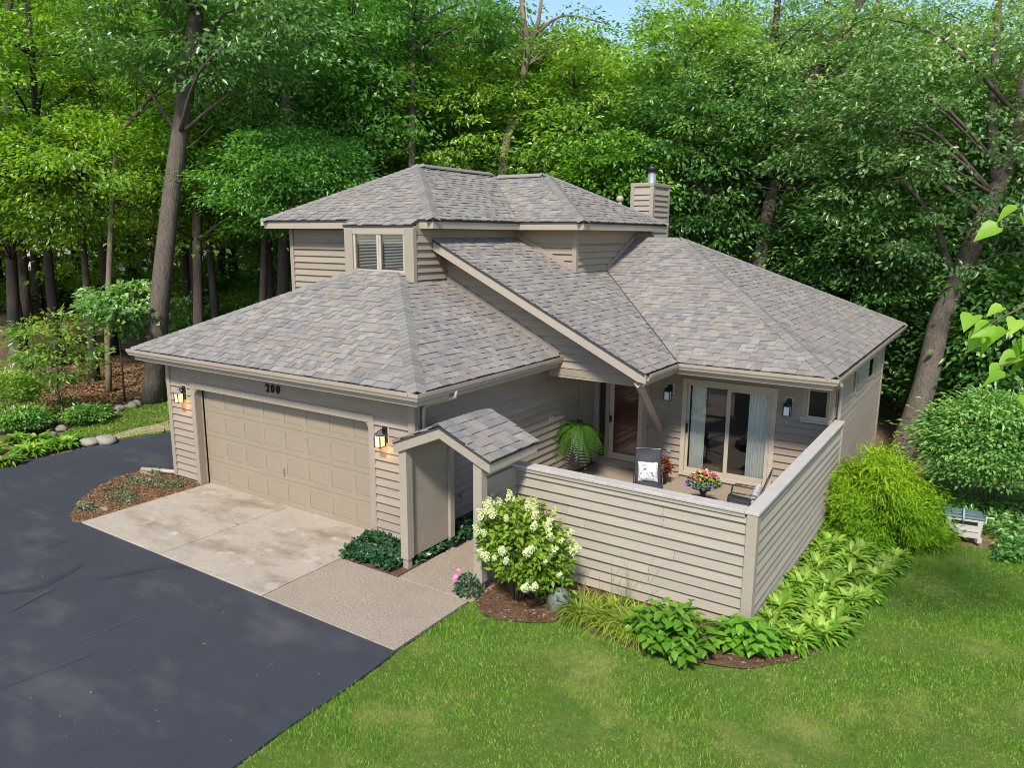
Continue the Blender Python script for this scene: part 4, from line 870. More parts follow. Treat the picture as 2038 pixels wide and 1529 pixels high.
# ------------------------------------------------------------------ garden plants
def hydrangea():
    c = np.array((9.06, -.36, -.02)); t = thing("hydrangea_bush", (9.12, -.5, -.02), "white-flowering hydrangea bush at the left end of the patio wall", "shrub")
    m = MB()
    for k in range(13):
        a = k*2.4; r = .25+.3*random.random(); m.tube([(9.12+.05*math.cos(a), -.5+.05*math.sin(a), -.02), (9.12+.5*r*math.cos(a), -.46+.5*r*math.sin(a), .45), (9.1+1.1*r*math.cos(a), -.36+1.1*r*math.sin(a), .85)], [.012, .009, .005], 5)
    m.build("stems", M['stem'], t, True)
    n = 3000; d = rdir(n, .1); rr = (.35+.65*RNG.random(n))**.6
    lp = 1+.16*np.sin(4*d[:, 0]+2*d[:, 2]+1)+.14*np.sin(6*d[:, 1]-3*d[:, 2]); P = c+np.array((.05, 0, .8))+d*(rr*lp)[:, None]*np.array((.74, .6, .56)); P[:, 0] += .5*np.clip(.75-P[:, 2], 0, 1)
    keep = P[:, 2] > .18; P, d, rr = P[keep], d[keep], rr[keep]; n = len(P)
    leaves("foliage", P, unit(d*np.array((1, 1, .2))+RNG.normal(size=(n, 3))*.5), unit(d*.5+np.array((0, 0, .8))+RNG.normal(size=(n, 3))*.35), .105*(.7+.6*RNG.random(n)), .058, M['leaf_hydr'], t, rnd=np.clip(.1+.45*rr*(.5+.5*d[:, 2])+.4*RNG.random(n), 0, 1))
    k = 95; q = RNG.random((k, 3))*.1; dd = rdir(k); hh = None
    ang = RNG.random(60)*6.28; zz = RNG.random(60); R = .06*(1-zz*.75); P = np.stack([R*np.cos(ang), R*np.sin(ang), zz*.15], 1); N = unit(P*np.array((1, 1, .3))+np.array((0, 0, .02)))
    hh = leaves("flower_head", np.repeat(P, 3, 0)+RNG.normal(size=(180, 3))*.006, rdir(180), np.repeat(N, 3, 0)+RNG.normal(size=(180, 3))*.3, .034, .03, M['petal'], None, .1, None)
    hh.parent = t; first = True
    for i in range(56):
        while True:
            d = rdir(1, .5)[0]
            if d[2] > -.55 and d[1]*.8-d[0]*.5 < .45: break
        lq = 1.02+.16*math.sin(4*d[0]+2*d[2]+1)+.14*math.sin(6*d[1]-3*d[2]); p = c+np.array((.05, 0, .82))+d*lq*np.array((.74, .6, .56)); p[0] += .5*max(0, .75-p[2])
        o = hh if first else hh.copy()
        if not first: COL.objects.link(o)
        first = False; o.parent = t; o.location = p-OFF[t.name]; s = .45+.6*random.random(); o.scale = (s, s, s*random.uniform(.8, 1.1)); o.rotation_euler = Vector((d[0]*.8, d[1]*.8, .8+d[2]*.4)).to_track_quat('Z', 'Y').to_euler()
hydrangea()
def bigleaf(x, y, rad, hgt, n, label):
    z = float(gz(x, y)); t = thing("leafy_shrub", (x, y, z), label, "shrub"); m = MB(); P = []; T = []; N = []; Ls = []; rn = []
    for k in range(n):
        a = random.random()*6.283; r = rad*math.sqrt(random.random()); top = np.array((x+r*math.cos(a), y+r*math.sin(a), z+hgt*(1-.55*(r/rad)**2)*random.uniform(.75, 1.1)))
        m.tube([(x+.3*r*math.cos(a), y+.3*r*math.sin(a), z-.01), tuple(top*.6+np.array((x, y, z))*.4), tuple(top)], [.006, .005, .004], 4)
        for j in range(9):
            f = 1-.75*(j//2)/4.; b = a+j*2.4+random.random(); h = np.array((math.cos(b), math.sin(b), .1)); p = top*f+(np.array((x+.3*r*math.cos(a), y+.3*r*math.sin(a), z)))*(1-f)
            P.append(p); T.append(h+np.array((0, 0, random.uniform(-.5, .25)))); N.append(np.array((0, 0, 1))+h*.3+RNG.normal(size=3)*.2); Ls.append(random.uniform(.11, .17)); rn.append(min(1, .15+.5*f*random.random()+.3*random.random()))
    m.build("stems", M['stem'], t, True)
    P, T, N, Ls = map(np.array, (P, T, N, Ls)); T = unit(T); N = unit(N-T*np.sum(N*T, 1, keepdims=True)); B = np.cross(N, T); V = []; Fc = []; tt = [0, .3, .65, 1.]; ww = [.06, .36, .3, .02]
    L = Ls[:, None]
    for (a, w) in zip(tt, ww):
        cc = P+T*L*a-N*L*.3*a*a
        V += [cc-B*L*w+N*L*w*.35, cc, cc+B*L*w+N*L*w*.35]
    nl = len(P); V = np.stack(V, 1).reshape(-1, 3); o = np.arange(nl)[:, None]*12; F = []
    for i in range(3):
        for j in range(2): F.append(o+np.array([3*i+j, 3*i+j+1, 3*i+j+4, 3*i+j+3]))
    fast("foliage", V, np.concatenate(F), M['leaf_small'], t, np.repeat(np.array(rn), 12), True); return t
x, y = G(1345, 1290); bigleaf(x, y+.04, .62, .58, 60, "bright green broad-leaved shrub below the front patio wall")
x, y = G(1488, 1296); bigleaf(x, y+.02, .4, .42, 28, "smaller broad-leaved shrub at the patio wall corner post")
def lily(x, y, rad, n, label, grp=None):
    z = float(gz(x, y)); t = thing("daylily_clump", (x, y, z), label, "plant", grp); a = RNG.random(n)*6.283; r = rad*np.sqrt(RNG.random(n)); P = np.stack([x+r*np.cos(a), y+r*np.sin(a), np.full(n, z)], 1)
    h = a+RNG.normal(size=n)*.6; blades("leaves", P, np.stack([np.cos(h), np.sin(h), 0*h], 1), .36+.34*RNG.random(n), .017, M['lily'], t, 5, .75+.25*RNG.random(n), .55+.35*RNG.random(n), belly=.25)
    return t
lily(10.15, -.32, .28, 330, "yellow-green arching daylily clump beside the boulder"); lily(10.6, -.28, .3, 380, "arching daylily clump midway along the front patio wall"); lily(10.98, -.32, .26, 330, "arching daylily clump left of the broad-leaved shrub")
t = thing("seed_stalks", (10.45, .1, -.05), "thin upright seed stalks against the front patio wall", "plant"); m = MB()
for k in range(14): x = 10.1+.9*random.random(); y = .1+.15*random.random(); h = .35+.5*random.random(); m.tube([(x, y, -.03), (x+random.uniform(-.06, .06), y, h*.6), (x+random.uniform(-.15, .15), y-.03, h)], [.004, .003, .002], 4)
m.build("stalks", M['lily'], t)
def rock(name, x, y, rx, ry, rz, label, grp, mt, sink=.25, lumps=.16):
    n, k = 9, 12; V = []; F = []; ph = RNG.random(6)*6.28; z0 = float(gz(x, y))
    for i in range(n+1):
        th = math.pi*i/n
        for j in range(k):
            a = 2*math.pi*j/k; d = np.array((math.sin(th)*math.cos(a), math.sin(th)*math.sin(a), math.cos(th))); s = 1+lumps*(math.sin(2*d[0]+ph[0])+math.sin(3*d[1]+ph[1])+.6*math.sin(4*d[2]+5*d[0]+ph[2]))
            s = min(s, 1.12); V.append((x+d[0]*rx*s, y+d[1]*ry*s, z0+rz*(1-sink*2)+d[2]*rz*s))
    for i in range(n):
        for j in range(k): F.append((i*k+j, (i+1)*k+j, (i+1)*k+(j+1) % k, i*k+(j+1) % k))
    o = raw(name, V, F, mt, None, None, True); return tag(o, label, "rock", grp)
rock("boulder", 9.78, -.42, .17, .15, .22, "grey boulder between the hydrangea and the daylilies", None, M['boulder'], .15)
vin = thing("vinca_plant", (8.42, -.74, -.02), "small pink-flowered plant at the portico post", "plant"); 
stem_leaf_mound("foliage", (8.4, -.72, .0), .2, .3, 420, .06, .032, M['ivy'], vin, .5); 
P = np.array(((8.28, -.9, .24), (8.3, -.84, .35), (8.27, -.86, .27)))
for p in P: a = np.arange(5)*1.257; d = np.stack([np.cos(a), np.sin(a)*.6-.2, np.sin(a)*.6+.2], 1); leaves("flower", np.repeat(p[None], 5, 0), d, np.repeat(np.array(((.3, -1, .5),)), 5, 0), .045, .045, M['petal_pink'], vin, 0)
# hostas
def hosta(kind_mat, n, seed, L0=.3):
    t = thing("hosta", (0, 0, 0), "hosta", "plant"); a = RNG.random(n)*6.283; r = .12*np.sqrt(RNG.random(n)); tier = RNG.random(n)
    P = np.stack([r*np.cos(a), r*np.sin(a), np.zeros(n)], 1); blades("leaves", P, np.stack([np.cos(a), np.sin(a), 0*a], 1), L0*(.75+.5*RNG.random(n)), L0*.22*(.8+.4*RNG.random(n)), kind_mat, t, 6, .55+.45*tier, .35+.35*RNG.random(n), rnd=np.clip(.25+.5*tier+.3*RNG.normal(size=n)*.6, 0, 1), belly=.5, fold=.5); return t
protos = [hosta(M['hosta'], 130, i, .3) for i in range(3)]
def put_hosta(x, y, s, rz, proto, label, grp, first):
    o = proto if first else copy_tree(proto); o.location = (x, y, float(gz(x, y))); o.rotation_euler = (0, 0, rz); o.scale = (s, s, s); tag(o, label, "plant", grp)
spots = []
for i in range(14):
    f = i/13; spots.append((12.36+.1*f, .62+f*4.6, 1.0)); 
    spots.append((12.68+.3*f+.06*math.sin(i), .5+f*4.5, 1.0))
for i in range(10): spots.append((12.95+.06*i, .95+i*.42, .95))
for i, (x, y, s) in enumerate(spots): put_hosta(x+random.uniform(-.06, .06), y+random.uniform(-.06, .06), s*random.uniform(.85, 1.12), random.random()*6, protos[i % 3], "yellow-green hosta in the bed along the right patio wall", "hostas along the right patio wall", i < 3)
pl = hosta(M['hosta'], 70, 9, .42); first = True
for i, (px, py, s) in enumerate(((10, 925, 1.0), (58, 905, 1.1), (35, 880, .9), (75, 878, .9), (132, 888, 1.), (150, 884, .75), (95, 895, .9), (-20, 900, 1.))):
    x, y = G(px, py); put_hosta(x, y, s, random.random()*6, pl, "yellow-green hosta at the left edge of the driveway", "hostas at the left edge of the driveway", first); first = False
# golden cypress
def cypress():
    c = np.array((13.02, 5.95, -.33)); t = thing("golden_cypress", tuple(c), "large golden-green thread cypress bush right of the patio wall", "shrub")
    m = MB(); m.tube([(13.02, 5.95, -.35), (13.02, 5.95, .5)], [.06, .03], 6); m.build("trunk", M['stem'], t)
    n = 620; d = rdir(n, .2); d[:, 2] = np.abs(d[:, 2]); d = unit(d); lump = 1+.13*np.sin(5*d[:, 0]+1)*np.sin(4*d[:, 1]+2)+.12*np.sin(9*d[:, 2]+7*d[:, 0])+.06*RNG.normal(size=n)
    tip = c+d*np.array((1.06, 1.02, 1.5))*lump[:, None]; P = []; T = []; N = []; L = []; rn = []
    for i in range(n):
        k = 48; tt = RNG.random(k)**.7; base = c+d[i]*np.array((.55, .5, .9)); pos = base+(tip[i]-base)*(.35+.65*tt[:, None])+RNG.normal(size=(k, 3))*np.array((.1, .1, .06))
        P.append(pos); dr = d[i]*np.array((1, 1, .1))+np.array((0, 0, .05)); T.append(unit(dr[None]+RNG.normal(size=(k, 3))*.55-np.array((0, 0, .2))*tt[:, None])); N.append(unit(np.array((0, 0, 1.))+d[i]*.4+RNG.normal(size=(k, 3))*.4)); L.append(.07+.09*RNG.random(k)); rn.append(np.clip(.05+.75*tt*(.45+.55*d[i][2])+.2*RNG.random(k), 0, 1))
    P, T, N, L, rn = map(np.concatenate, (P, T, N, L, rn)); ok = P[:, 2] > -.3
    leaves("foliage", P[ok], T[ok], N[ok], L[ok], .018, M['cypress'], t, 0, rn[ok], droop=.25)
cypress()
def bush(x, y, rad, hgt, ncl, nl, L, Wd, mt, label, name="shrub", grp=None, z0=None, flat=.35, cat="shrub", stems=8):
    z = float(gz(x, y))-.03 if z0 is None else z0; t = thing(name, (x, y, z), label, cat, grp); m = MB(); P = []; T = []; N = []; rn = []
    for k in range(ncl):
        d = rdir(1, .15)[0]; d[2] = abs(d[2])*.95-.1; q = np.array((x, y, z+hgt*.42))+d*np.array((rad, rad, hgt*.58))*(.45+.55*random.random()**.5)
        if k < stems: m.tube([(x+d[0]*.05, y+d[1]*.05, z-.02), tuple((np.array((x, y, z))+q)/2+np.array((0, 0, .1))), tuple(q)], [.02, .012, .006], 5)
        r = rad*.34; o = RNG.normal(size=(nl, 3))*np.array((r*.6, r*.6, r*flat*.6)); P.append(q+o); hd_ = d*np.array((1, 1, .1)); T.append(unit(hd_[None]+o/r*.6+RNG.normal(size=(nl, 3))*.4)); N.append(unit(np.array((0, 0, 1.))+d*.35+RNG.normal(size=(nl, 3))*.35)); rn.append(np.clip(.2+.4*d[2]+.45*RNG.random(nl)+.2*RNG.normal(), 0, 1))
    m.build("stems", M['stem'], t, True); P = np.concatenate(P); T = np.concatenate(T); N = np.concatenate(N); rn = np.concatenate(rn); ok = P[:, 2] > z+.02
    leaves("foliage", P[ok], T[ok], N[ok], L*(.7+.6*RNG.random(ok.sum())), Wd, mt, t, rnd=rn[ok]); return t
bush(14.75, 10.0, 1.5, 2.9, 230, 70, .14, .06, M['euon'], "large layered green bush at the right edge behind the hose reel", flat=.25)
# ivy
def ivy(poly, n, label, h0=.05, h1=.22):
    xs = [p[0] for p in poly]; ys = [p[1] for p in poly]; P = []
    while len(P) < n:
        x, y = random.uniform(min(xs), max(xs)), random.uniform(min(ys), max(ys)); c = False; j = len(poly)-1
        for i in range(len(poly)):
            if (poly[i][1] > y) != (poly[j][1] > y) and x < (poly[j][0]-poly[i][0])*(y-poly[i][1])/(poly[j][1]-poly[i][1])+poly[i][0]: c = not c
            j = i
        if c: P.append((x, y, h0+(h1-h0)*random.random()**.7*(.75+.25*math.sin(7*x)*math.sin(6*y))))
    P = np.array(P); o = leaves("ivy", P, rdir(n)*np.array((1, 1, .4)), rdir(n, 1.6), .085*(.6+.7*RNG.random(n)), .075, M['ivy'], None, .12, None, 'stuff'); o["label"] = label; o["category"] = "ivy"; return o
ivy([(5.94, -.92), (5.74, -.05), (6.75, -.05), (6.99, -.12), (7.02, -.55), (7.0, -.9)], 2600, "dark green ivy bed between the garage corner and walkway", .02, .2)
ivy([(6.82, -.05), (7.16, -.5), (7.18, .95), (6.85, 1.0)], 900, "strip of dark ivy behind the portico side panel", .02, .16); ivy([(6.85, 1.0), (7.35, 1.0), (7.4, 2.6), (6.85, 2.6)], 900, "dark ivy mound along the garage side wall", .02, .4)
sheet("ivy_soil", [(5.95, -.92), (5.74, -.03), (6.8, -.03), (7.18, -.06), (7.18, -.92)], M['mulch'], .0, .3, zf=lambda x, y: .004, edge=.03)
def chips(name, poly, n, L, zt, label):
    xs = [p[0] for p in poly]; ys = [p[1] for p in poly]; X = RNG.uniform(min(xs), max(xs), n*2); Y = RNG.uniform(min(ys), max(ys), n*2); k = inside_many(poly, X, Y); X, Y = X[k], Y[k]; m = len(X)
    o = leaves(name, np.stack([X, Y, zt(X, Y)+.03*RNG.random(m)], 1), rdir(m)*np.array((1, 1, .35)), rdir(m, 1.5), L*(.5+RNG.random(m)), L*.32, M['chip'], None, .05, None, 'stuff'); tag(o, label, "mulch")
def inside_many(poly, X, Y):
    c = np.zeros(len(X), bool); j = len(poly)-1
    for i in range(len(poly)):
        xi, yi = poly[i]; xj, yj = poly[j]
        if yi != yj: c ^= ((yi > Y) != (yj > Y)) & (X < (xj-xi)*(Y-yi)/(yj-yi)+xi)
        j = i
    return c
chips("mulch_chips", bedL, 5200, .05, lambda x, y: np.maximum(.0, .05*(1-((x-.2)**2/1.1+(y+1.0)**2/1.6))), "straw-coloured wood chips covering the left mulch bed")
chips("mulch_chips", front+[(12.0, 1.2), (8.5, .6)], 9000, .055, lambda x, y: gz(x, y)+.012, "brown wood chips covering the front garden bed")
# left mulch bed plants
for i, (x, y, rr, lb) in enumerate(((-.55, -.1, .14, "grey-green sedum tuft by the downspout extension"), (.15, -.6, .22, "largest grey-green sedum cushion in the left mulch bed"), (.55, -.42, .15, "sedum cushion nearest the garage wall in the left bed"), (-.1, -1.25, .2, "sprawling pale sedum in the middle of the left bed"), (.45, -1.45, .22, "sprawling sedum along the concrete edge of the left bed"), (.3, -2.1, .14, "sedum tuft at the pointed tip of the left bed"), (-.35, -.75, .16, "low sedum near the asphalt edge of the left bed"))):
    t = thing("sedum_clump", (x, y, .0), lb, "plant", "sedums in the left mulch bed"); rr *= 1.35; n = 260; a = RNG.random(n)*6.28; r = rr*np.sqrt(RNG.random(n))
    P = np.stack([x+1.3*r*np.cos(a), y+.9*r*np.sin(a), .05+.07*(1-(r/rr)**2)*RNG.random(n)], 1); leaves("foliage", P, rdir(n)*np.array((1, 1, .5)), rdir(n, 1.3), .06, .035, M['sedum'], t); MB().tube([(x, y, 0), (x, y, .06)], .02, 5).build("stem", M['stem'], t)
x, y = G(208, 1017); rock("rock", x, y, .13, .06, .05, "flat pale rock among the sedums in the left bed", None, M['stone'], .2)
bk = thing("bucket", (-.34, .28, -.01), "black bucket with wire handle at the garage corner", "bucket"); bx_, by_ = -.34, .28
m = MB().lathe((bx_, by_, -.012), [(.1, 0), (.13, .26), (.135, .27), (.12, .27), (.09, .03)], 14); m.build("body", M['clay'], bk, True)
MB().tube([(bx_+.13*math.cos(a), by_, .25+.16*math.sin(a)) for a in np.linspace(0, math.pi, 9)], .007, 5).build("handle", M['plastic'], bk, True)
# stones along the wooded edge
line = [(100, 872), (122, 858), (160, 846), (175, 840), (190, 834), (205, 829), (213, 826), (233, 822), (240, 817), (252, 813), (262, 812), (272, 808)]
for i, (px, py) in enumerate(line):
    x, y = G(px, py); r = random.uniform(.1, .19); rock("edging_stone", x, y, r, r*.8, r*.65, "rounded pale stone in the row edging the leaf litter", "edging stones", M['stone'])
for (px, py, r, lb) in ((178, 884, .3, "broad flat pale rock at the asphalt edge by the hostas"), (209, 881, .36, "largest rounded pale rock at the asphalt edge")):
    x, y = G(px, py); rock("landscape_rock", x, y, r, r*.6, r*.4, lb, None, M['stone'])

n = 9500; P = []
while len(P) < n:
    q = G(random.uniform(1840, 2150), random.uniform(905, 1125)); 
    if (q[1] > 7.45 or q[0] > 14.9) and q[0] > 12.6: P.append((q[0], q[1], float(gz(*q))-.03+.28*random.random()**1.5))
o = leaves("ground_cover", np.array(P), rdir(n)*np.array((1, 1, .4)), rdir(n, 1.3), .13, .06, M['leaf_dark'], None, .15, None, 'stuff'); tag(o, "dark green ground cover plants behind the hose reel", "ground cover")
# ------------------------------------------------------------------ hose reel box
rx, ry = 14.32, 6.85; rz_ = float(gz(rx, ry)); hr = thing("hose_reel_box", (0, 0, 0), "beige garden hose reel box with dark green lid on the lawn edge", "hose reel")
m = MB(); m.hexa([(-.29, -.2, .06), (.29, -.2, .06), (.29, .2, .06), (-.29, .2, .06), (-.31, -.215, .43), (.31, -.215, .43), (.31, .215, .43), (-.31, .215, .43)]); m.build("body", M['plastic'], hr, bevel=.012)
for sx in (-1, 1):
    for sy in (-1, 1): m = MB(); m.box(sx*.28-.035, sy*.19-.035, 0, sx*.28+.035, sy*.19+.035, .09); m.build("foot", M['plastic'], hr)
MB().box(-.25, -.222, .2, .25, -.21, .22).build("rib", M['plastic'], hr); MB().box(-.2, -.224, .33, .22, -.208, .39).build("slot", M['black'], hr)
MB().box(-.325, -.23, .43, .325, .23, .475).build("lid", M['plastic_green'], hr, bevel=.015); MB().box(-.2, -.12, .475, .2, .12, .5).build("lid_panel", M['plastic_green'], hr, bevel=.01)
MB().tube([(-.02, -.24, .36), (-.02, -.27, .45), (-.02, -.2, .55), (0, -.05, .58), (.02, .06, .5)], .016, 6).build("hose_end", M['plate'], hr, True); MB().tube([(.31, 0, .33), (.38, 0, .33), (.38, 0, .44), (.5, 0, .44)], .018, 6).build("crank", M['plastic'], hr, True)
hr.location = (rx, ry, rz_); hr.rotation_euler = (0, 0, math.radians(8))

# ------------------------------------------------------------------ trees
def cluster_cloud(centers, radii, dirs, nl, L, Wd, mt, parent, name="crown", flat=.38, bright=None, droop=.2, nup=1.):
    K = len(centers); ci = np.repeat(np.arange(K), nl); n = K*nl
    o = RNG.normal(size=(n, 3))*np.array((.55, .55, flat*.55)); o = np.clip(o, -1.3, 1.3)*radii[ci][:, None]
    hd_ = unit(dirs[ci]*np.array((1, 1, .2))+1e-6); out = o/np.maximum(radii[ci][:, None], .01)
    P = centers[ci]+o; P[:, 2] -= .22*radii[ci]*(out[:, 0]**2+out[:, 1]**2)
    T = unit(hd_*.6+out*.8*np.array((1, 1, .3))+RNG.normal(size=(n, 3))*.45-np.array((0, 0, droop))); N = unit(np.array((0, 0, nup))+hd_*.3+RNG.normal(size=(n, 3))*.42)
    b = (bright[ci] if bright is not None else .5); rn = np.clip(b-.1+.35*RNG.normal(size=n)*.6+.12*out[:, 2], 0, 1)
    return leaves(name, P, T, N, L*(.65+.7*RNG.random(n)), Wd*(.7+.6*RNG.random(n)), mt, parent, .18, rn)
def tree(pts, r0, r1, cc, cr, label, leaf='leaf_dark', bark='bark', ncl=110, nl=95, L=.18, Wd=.1, name="deciduous_tree", grp=None, clr=.72, limbs=26, fork=None, zmin=None, flat=.26, shellp=.55):
    """pts trunk polyline (world), cc crown centre, cr crown radii"""
    pts = [np.array(p, float) for p in pts]; t = thing(name, tuple(pts[0]), label, "tree", grp); m = MB()
    sm = [np.array(p) for p in smooth_line([tuple(p) for p in pts], 3)] if len(pts) > 2 else pts
    rad = [r0+(r1-r0)*(i/(len(sm)-1))**.8 for i in range(len(sm))]; rad[0] *= 1.25
    sm[0] = sm[0]-np.array((0, 0, .15)); m.tube(sm, rad, 10)
    cc = np.array(cc, float); cr = np.array(cr, float); d = rdir(ncl); rr = (shellp*RNG.random(ncl)+(1-shellp))**.5
    ph = RNG.random(4)*6.28; rr = rr*(1+.28*np.sin(3.1*d[:, 0]+2.3*d[:, 2]+ph[0])*np.sin(2.7*d[:, 1]-1.9*d[:, 2]+ph[1])+.12*np.sin(7*d[:, 2]+5*d[:, 0]+ph[2])+.1*RNG.normal(size=ncl)); cen = cc+d*rr[:, None]*cr
    if zmin is not None: ok = cen[:, 2] > zmin; cen, d = cen[ok], d[ok]
    for k in range(min(limbs, len(cen))):
        q = cen[k]; s = np.array([abs(p[2]-(q[2]-.45*math.hypot(p[0]-q[0], p[1]-q[1]))) for p in sm]); i = int(np.argmin(s)); i = max(i, len(sm)//4)
        a = sm[i]; mid = (a+q)/2+np.array((0, 0, .12*np.linalg.norm(q-a)))+RNG.normal(size=3)*.15; ra = min(rad[i]*.5, .02+.012*np.linalg.norm(q-a))
        m.tube(smooth_line([tuple(a), tuple(mid), tuple(q)], 3), [ra*(1-.85*j/6) for j in range(7)], 5)
    if fork:
        for (fp, fr) in fork: m.tube(smooth_line([tuple(p) for p in fp], 3), [fr*(1-.7*j/(3*(len(fp)-1))) for j in range(3*(len(fp)-1)+1)], 8)
    m.build("trunk", M[bark], t, True)
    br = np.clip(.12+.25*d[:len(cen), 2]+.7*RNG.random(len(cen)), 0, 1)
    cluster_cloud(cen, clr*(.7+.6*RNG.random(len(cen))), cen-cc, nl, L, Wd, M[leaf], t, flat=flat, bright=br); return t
def at(px, dep):   # ground point under an image column at a depth
    q = CAM+FW*dep+RT*(px-1019)/FPX*dep; return np.array((q[0], q[1], float(gz(q[0], q[1]))-.08))
def lift(p, z): return np.array((p[0], p[1], z))
D1 = 22.4
# the big trees one can tell apart
tree([np.array((*G(304, 800), -.1)), W(318, 600, D1), W(345, 360, D1), W(382, 95, D1), W(398, -60, D1)], .32, .2, W(400, 0, D1-1.), (4.4, 2.6, 2.4), "tall leaning oak with bare grey-brown trunk left of the garage", 'leaf_oak', 'bark', 190, 85, .18, .095, "oak_tree", limbs=18, fork=[([W(350, 300, D1), W(380, 290, D1), W(425, 248, D1-.3)], .035)])
b = np.array((*G(30, 742), -.1)); dd = 33.4
tree([b, W(22, 500, dd), W(14, 200, dd), W(20, -100, dd)], .24, .17, W(60, -20, dd), (4.5, 3.5, 4.2), "dark straight trunk tree at the far left edge", 'leaf_maple', 'bark', 100, 90, .22, .12)
def sky_tree(px, dep, ytop, ybot, rpx, leaf, bark, label, grp=None, lean=0, r=.2, ncl=110, nl=90, L=.2, Wd=.11, limbs=22, **kw):
    b = at(px, dep); zt = ztop(ytop, dep); zb2 = max(ztop(ybot, dep), .5); rad = rpx/FPX*dep; top = lift(at(px+lean, dep), zt-.25*(zt-zb2)); mid = lift(at(px+lean*.35, dep), b[2]+.45*(top[2]-b[2]))
    return tree([b, mid, top], r, r*.35, lift(at(px+lean*.8, dep), (zt+zb2)/2), (rad, rad*.85, (zt-zb2)/2), label, leaf, bark, ncl, nl, L, Wd, grp=grp, limbs=limbs, **kw)
# centre trunks rising above the roof
dd = 27
tree([at(820, dd), W(820, 335, dd), W(822, 110, dd), W(830, -40, dd)], .15, .1, W(880, 10, dd), (2.6, 2.4, 2.0), "slim straight grey trunk tree rising behind the roof peak", 'leaf_walnut', 'bark', 55, 80, .2, .09, limbs=18, fork=[([W(822, 210, dd), W(775, 225, dd+1), W(740, 265, dd+2)], .05)])
tree([at(985, dd+1), W(1000, 340, dd+1), W(1030, 210, dd+1), W(1049, 100, dd+1), W(1042, 40, dd+1), W(1035, -60, dd+1)], .21, .09, W(1030, 60, dd+1), (3.0, 2.6, 2.2), "pale leaning trunk tree that forks behind the ridge", 'leaf_mid', 'bark_pale', 48, 75, .18, .09, limbs=18, fork=[([W(1049, 100, dd+1), W(1072, 40, dd+1), W(1080, -40, dd+1)], .12), ([W(1064, 70, dd+1), W(1120, 30, dd+1), W(1200, 45, dd+1)], .07)])
dd = 25
tree([at(1480, dd), W(1518, 480, dd), W(1548, 350, dd), W(1600, 190, dd), W(1690, 60, dd)], .27, .15, W(1600, 230, dd), (4.2, 3.0, 3.0), "brown trunk tree leaning right behind the wing roof", 'leaf_oak', 'bark', 150, 95, .16, .085, limbs=20)
dd = 21.5
tree([W(1792, 905, dd), W(1840, 770, dd), W(1868, 650, dd), W(1905, 560, dd), W(1960, 430, dd), W(2015, 300, dd), W(2050, 120, dd)], .35, .22, W(1880, 270, dd-.4), (5.0, 3.2, 3.5), "massive leaning oak with forked trunk at the right edge", 'leaf_oak', 'bark', 230, 100, .165, .09, "oak_tree", limbs=15, fork=[([W(1900, 570, dd), W(1885, 520, dd), W(1860, 440, dd-.5), W(1800, 360, dd-1)], .14), ([W(1905, 560, dd), W(1935, 555, dd), W(1960, 520, dd-.4)], .06), ([W(1985, 370, dd), W(1975, 250, dd), W(1985, 60, dd+.3), W(1990, -40, dd)], .18)])
wood = "far tree in the back ranks of the wood behind the house"; woodl = "far tree in the back ranks of the wood beyond the garage"; woodr = "far tree in the back ranks of the wood at right"
# near rank, left to right
NR = [(-90, 27, -80, 430, 210, 'leaf_maple', 'bark_dark', woodl), (120, 30, -60, 400, 230, 'leaf_maple', 'bark_dark', woodl), (190, 27, 250, 480, 170, 'leaf_maple', 'bark_dark', woodl), (60, 34, 250, 480, 200, 'leaf_maple', 'bark_dark', woodl),
      (330, 32, 60, 400, 190, 'leaf_maple', 'bark_dark', woodl), (440, 29, 250, 480, 150, 'leaf_maple', 'bark_dark', woodl), (545, 28, -60, 330, 210, 'leaf_walnut', 'bark_dark', woodl), (600, 25, 265, 470, 140, 'leaf_walnut', 'bark', woodl),
      (575, 33, 120, 560, 170, 'leaf_dark', 'bark_dark', woodl), (700, 30, -90, 330, 190, 'leaf_walnut', 'bark_dark', wood), (760, 34, 60, 420, 170, 'leaf_dark', 'bark_dark', wood), (900, 31, 110, 420, 150, 'leaf_mid', 'bark_dark', wood), (930, 36, 30, 420, 170, 'leaf_mid', 'bark', wood),
      (1060, 33, 90, 430, 150, 'leaf_mid', 'bark', wood), (1150, 30, 130, 430, 150, 'leaf_mid', 'bark_dark', wood), (1190, 35, 95, 440, 170, 'leaf_mid', 'bark_dark', wood), (1200, 27, 290, 440, 90, 'leaf_small', 'bark_dark', "small bright green tree left of the chimney"),
      (1345, 29, 50, 420, 140, 'leaf_mid', 'bark', wood), (1390, 27, 130, 520, 150, 'leaf_dark', 'bark_dark', wood), (1400, 33, 20, 480, 170, 'leaf_mid', 'bark_dark', wood), (1520, 30, 60, 520, 150, 'leaf_oak', 'bark_dark', woodr),
      (1640, 28, 10, 470, 200, 'leaf_oak', 'bark_dark', woodr), (1700, 25, 340, 720, 150, 'leaf_dark', 'bark_dark', woodr), (1600, 27, 380, 620, 130, 'leaf_dark', 'bark_dark', woodr), (1740, 31, 40, 520, 180, 'leaf_oak', 'bark_dark', woodr), (1880, 27, 110, 640, 190, 'leaf_dark', 'bark_dark', woodr), (2000, 26, 70, 700, 190, 'leaf_dark', 'bark_dark', woodr),
      (2090, 24, -40, 560, 210, 'leaf_oak', 'bark', woodr), (1905, 24, 640, 840, 70, 'leaf_dark', 'bark_dark', "low dark sapling right of the massive oak's foot"), (1980, 22, 520, 860, 120, 'leaf_dark', 'bark_dark', woodr)]
gname = {wood: "wood behind the house", woodl: "wood beyond the garage", woodr: "wood right of the house"}
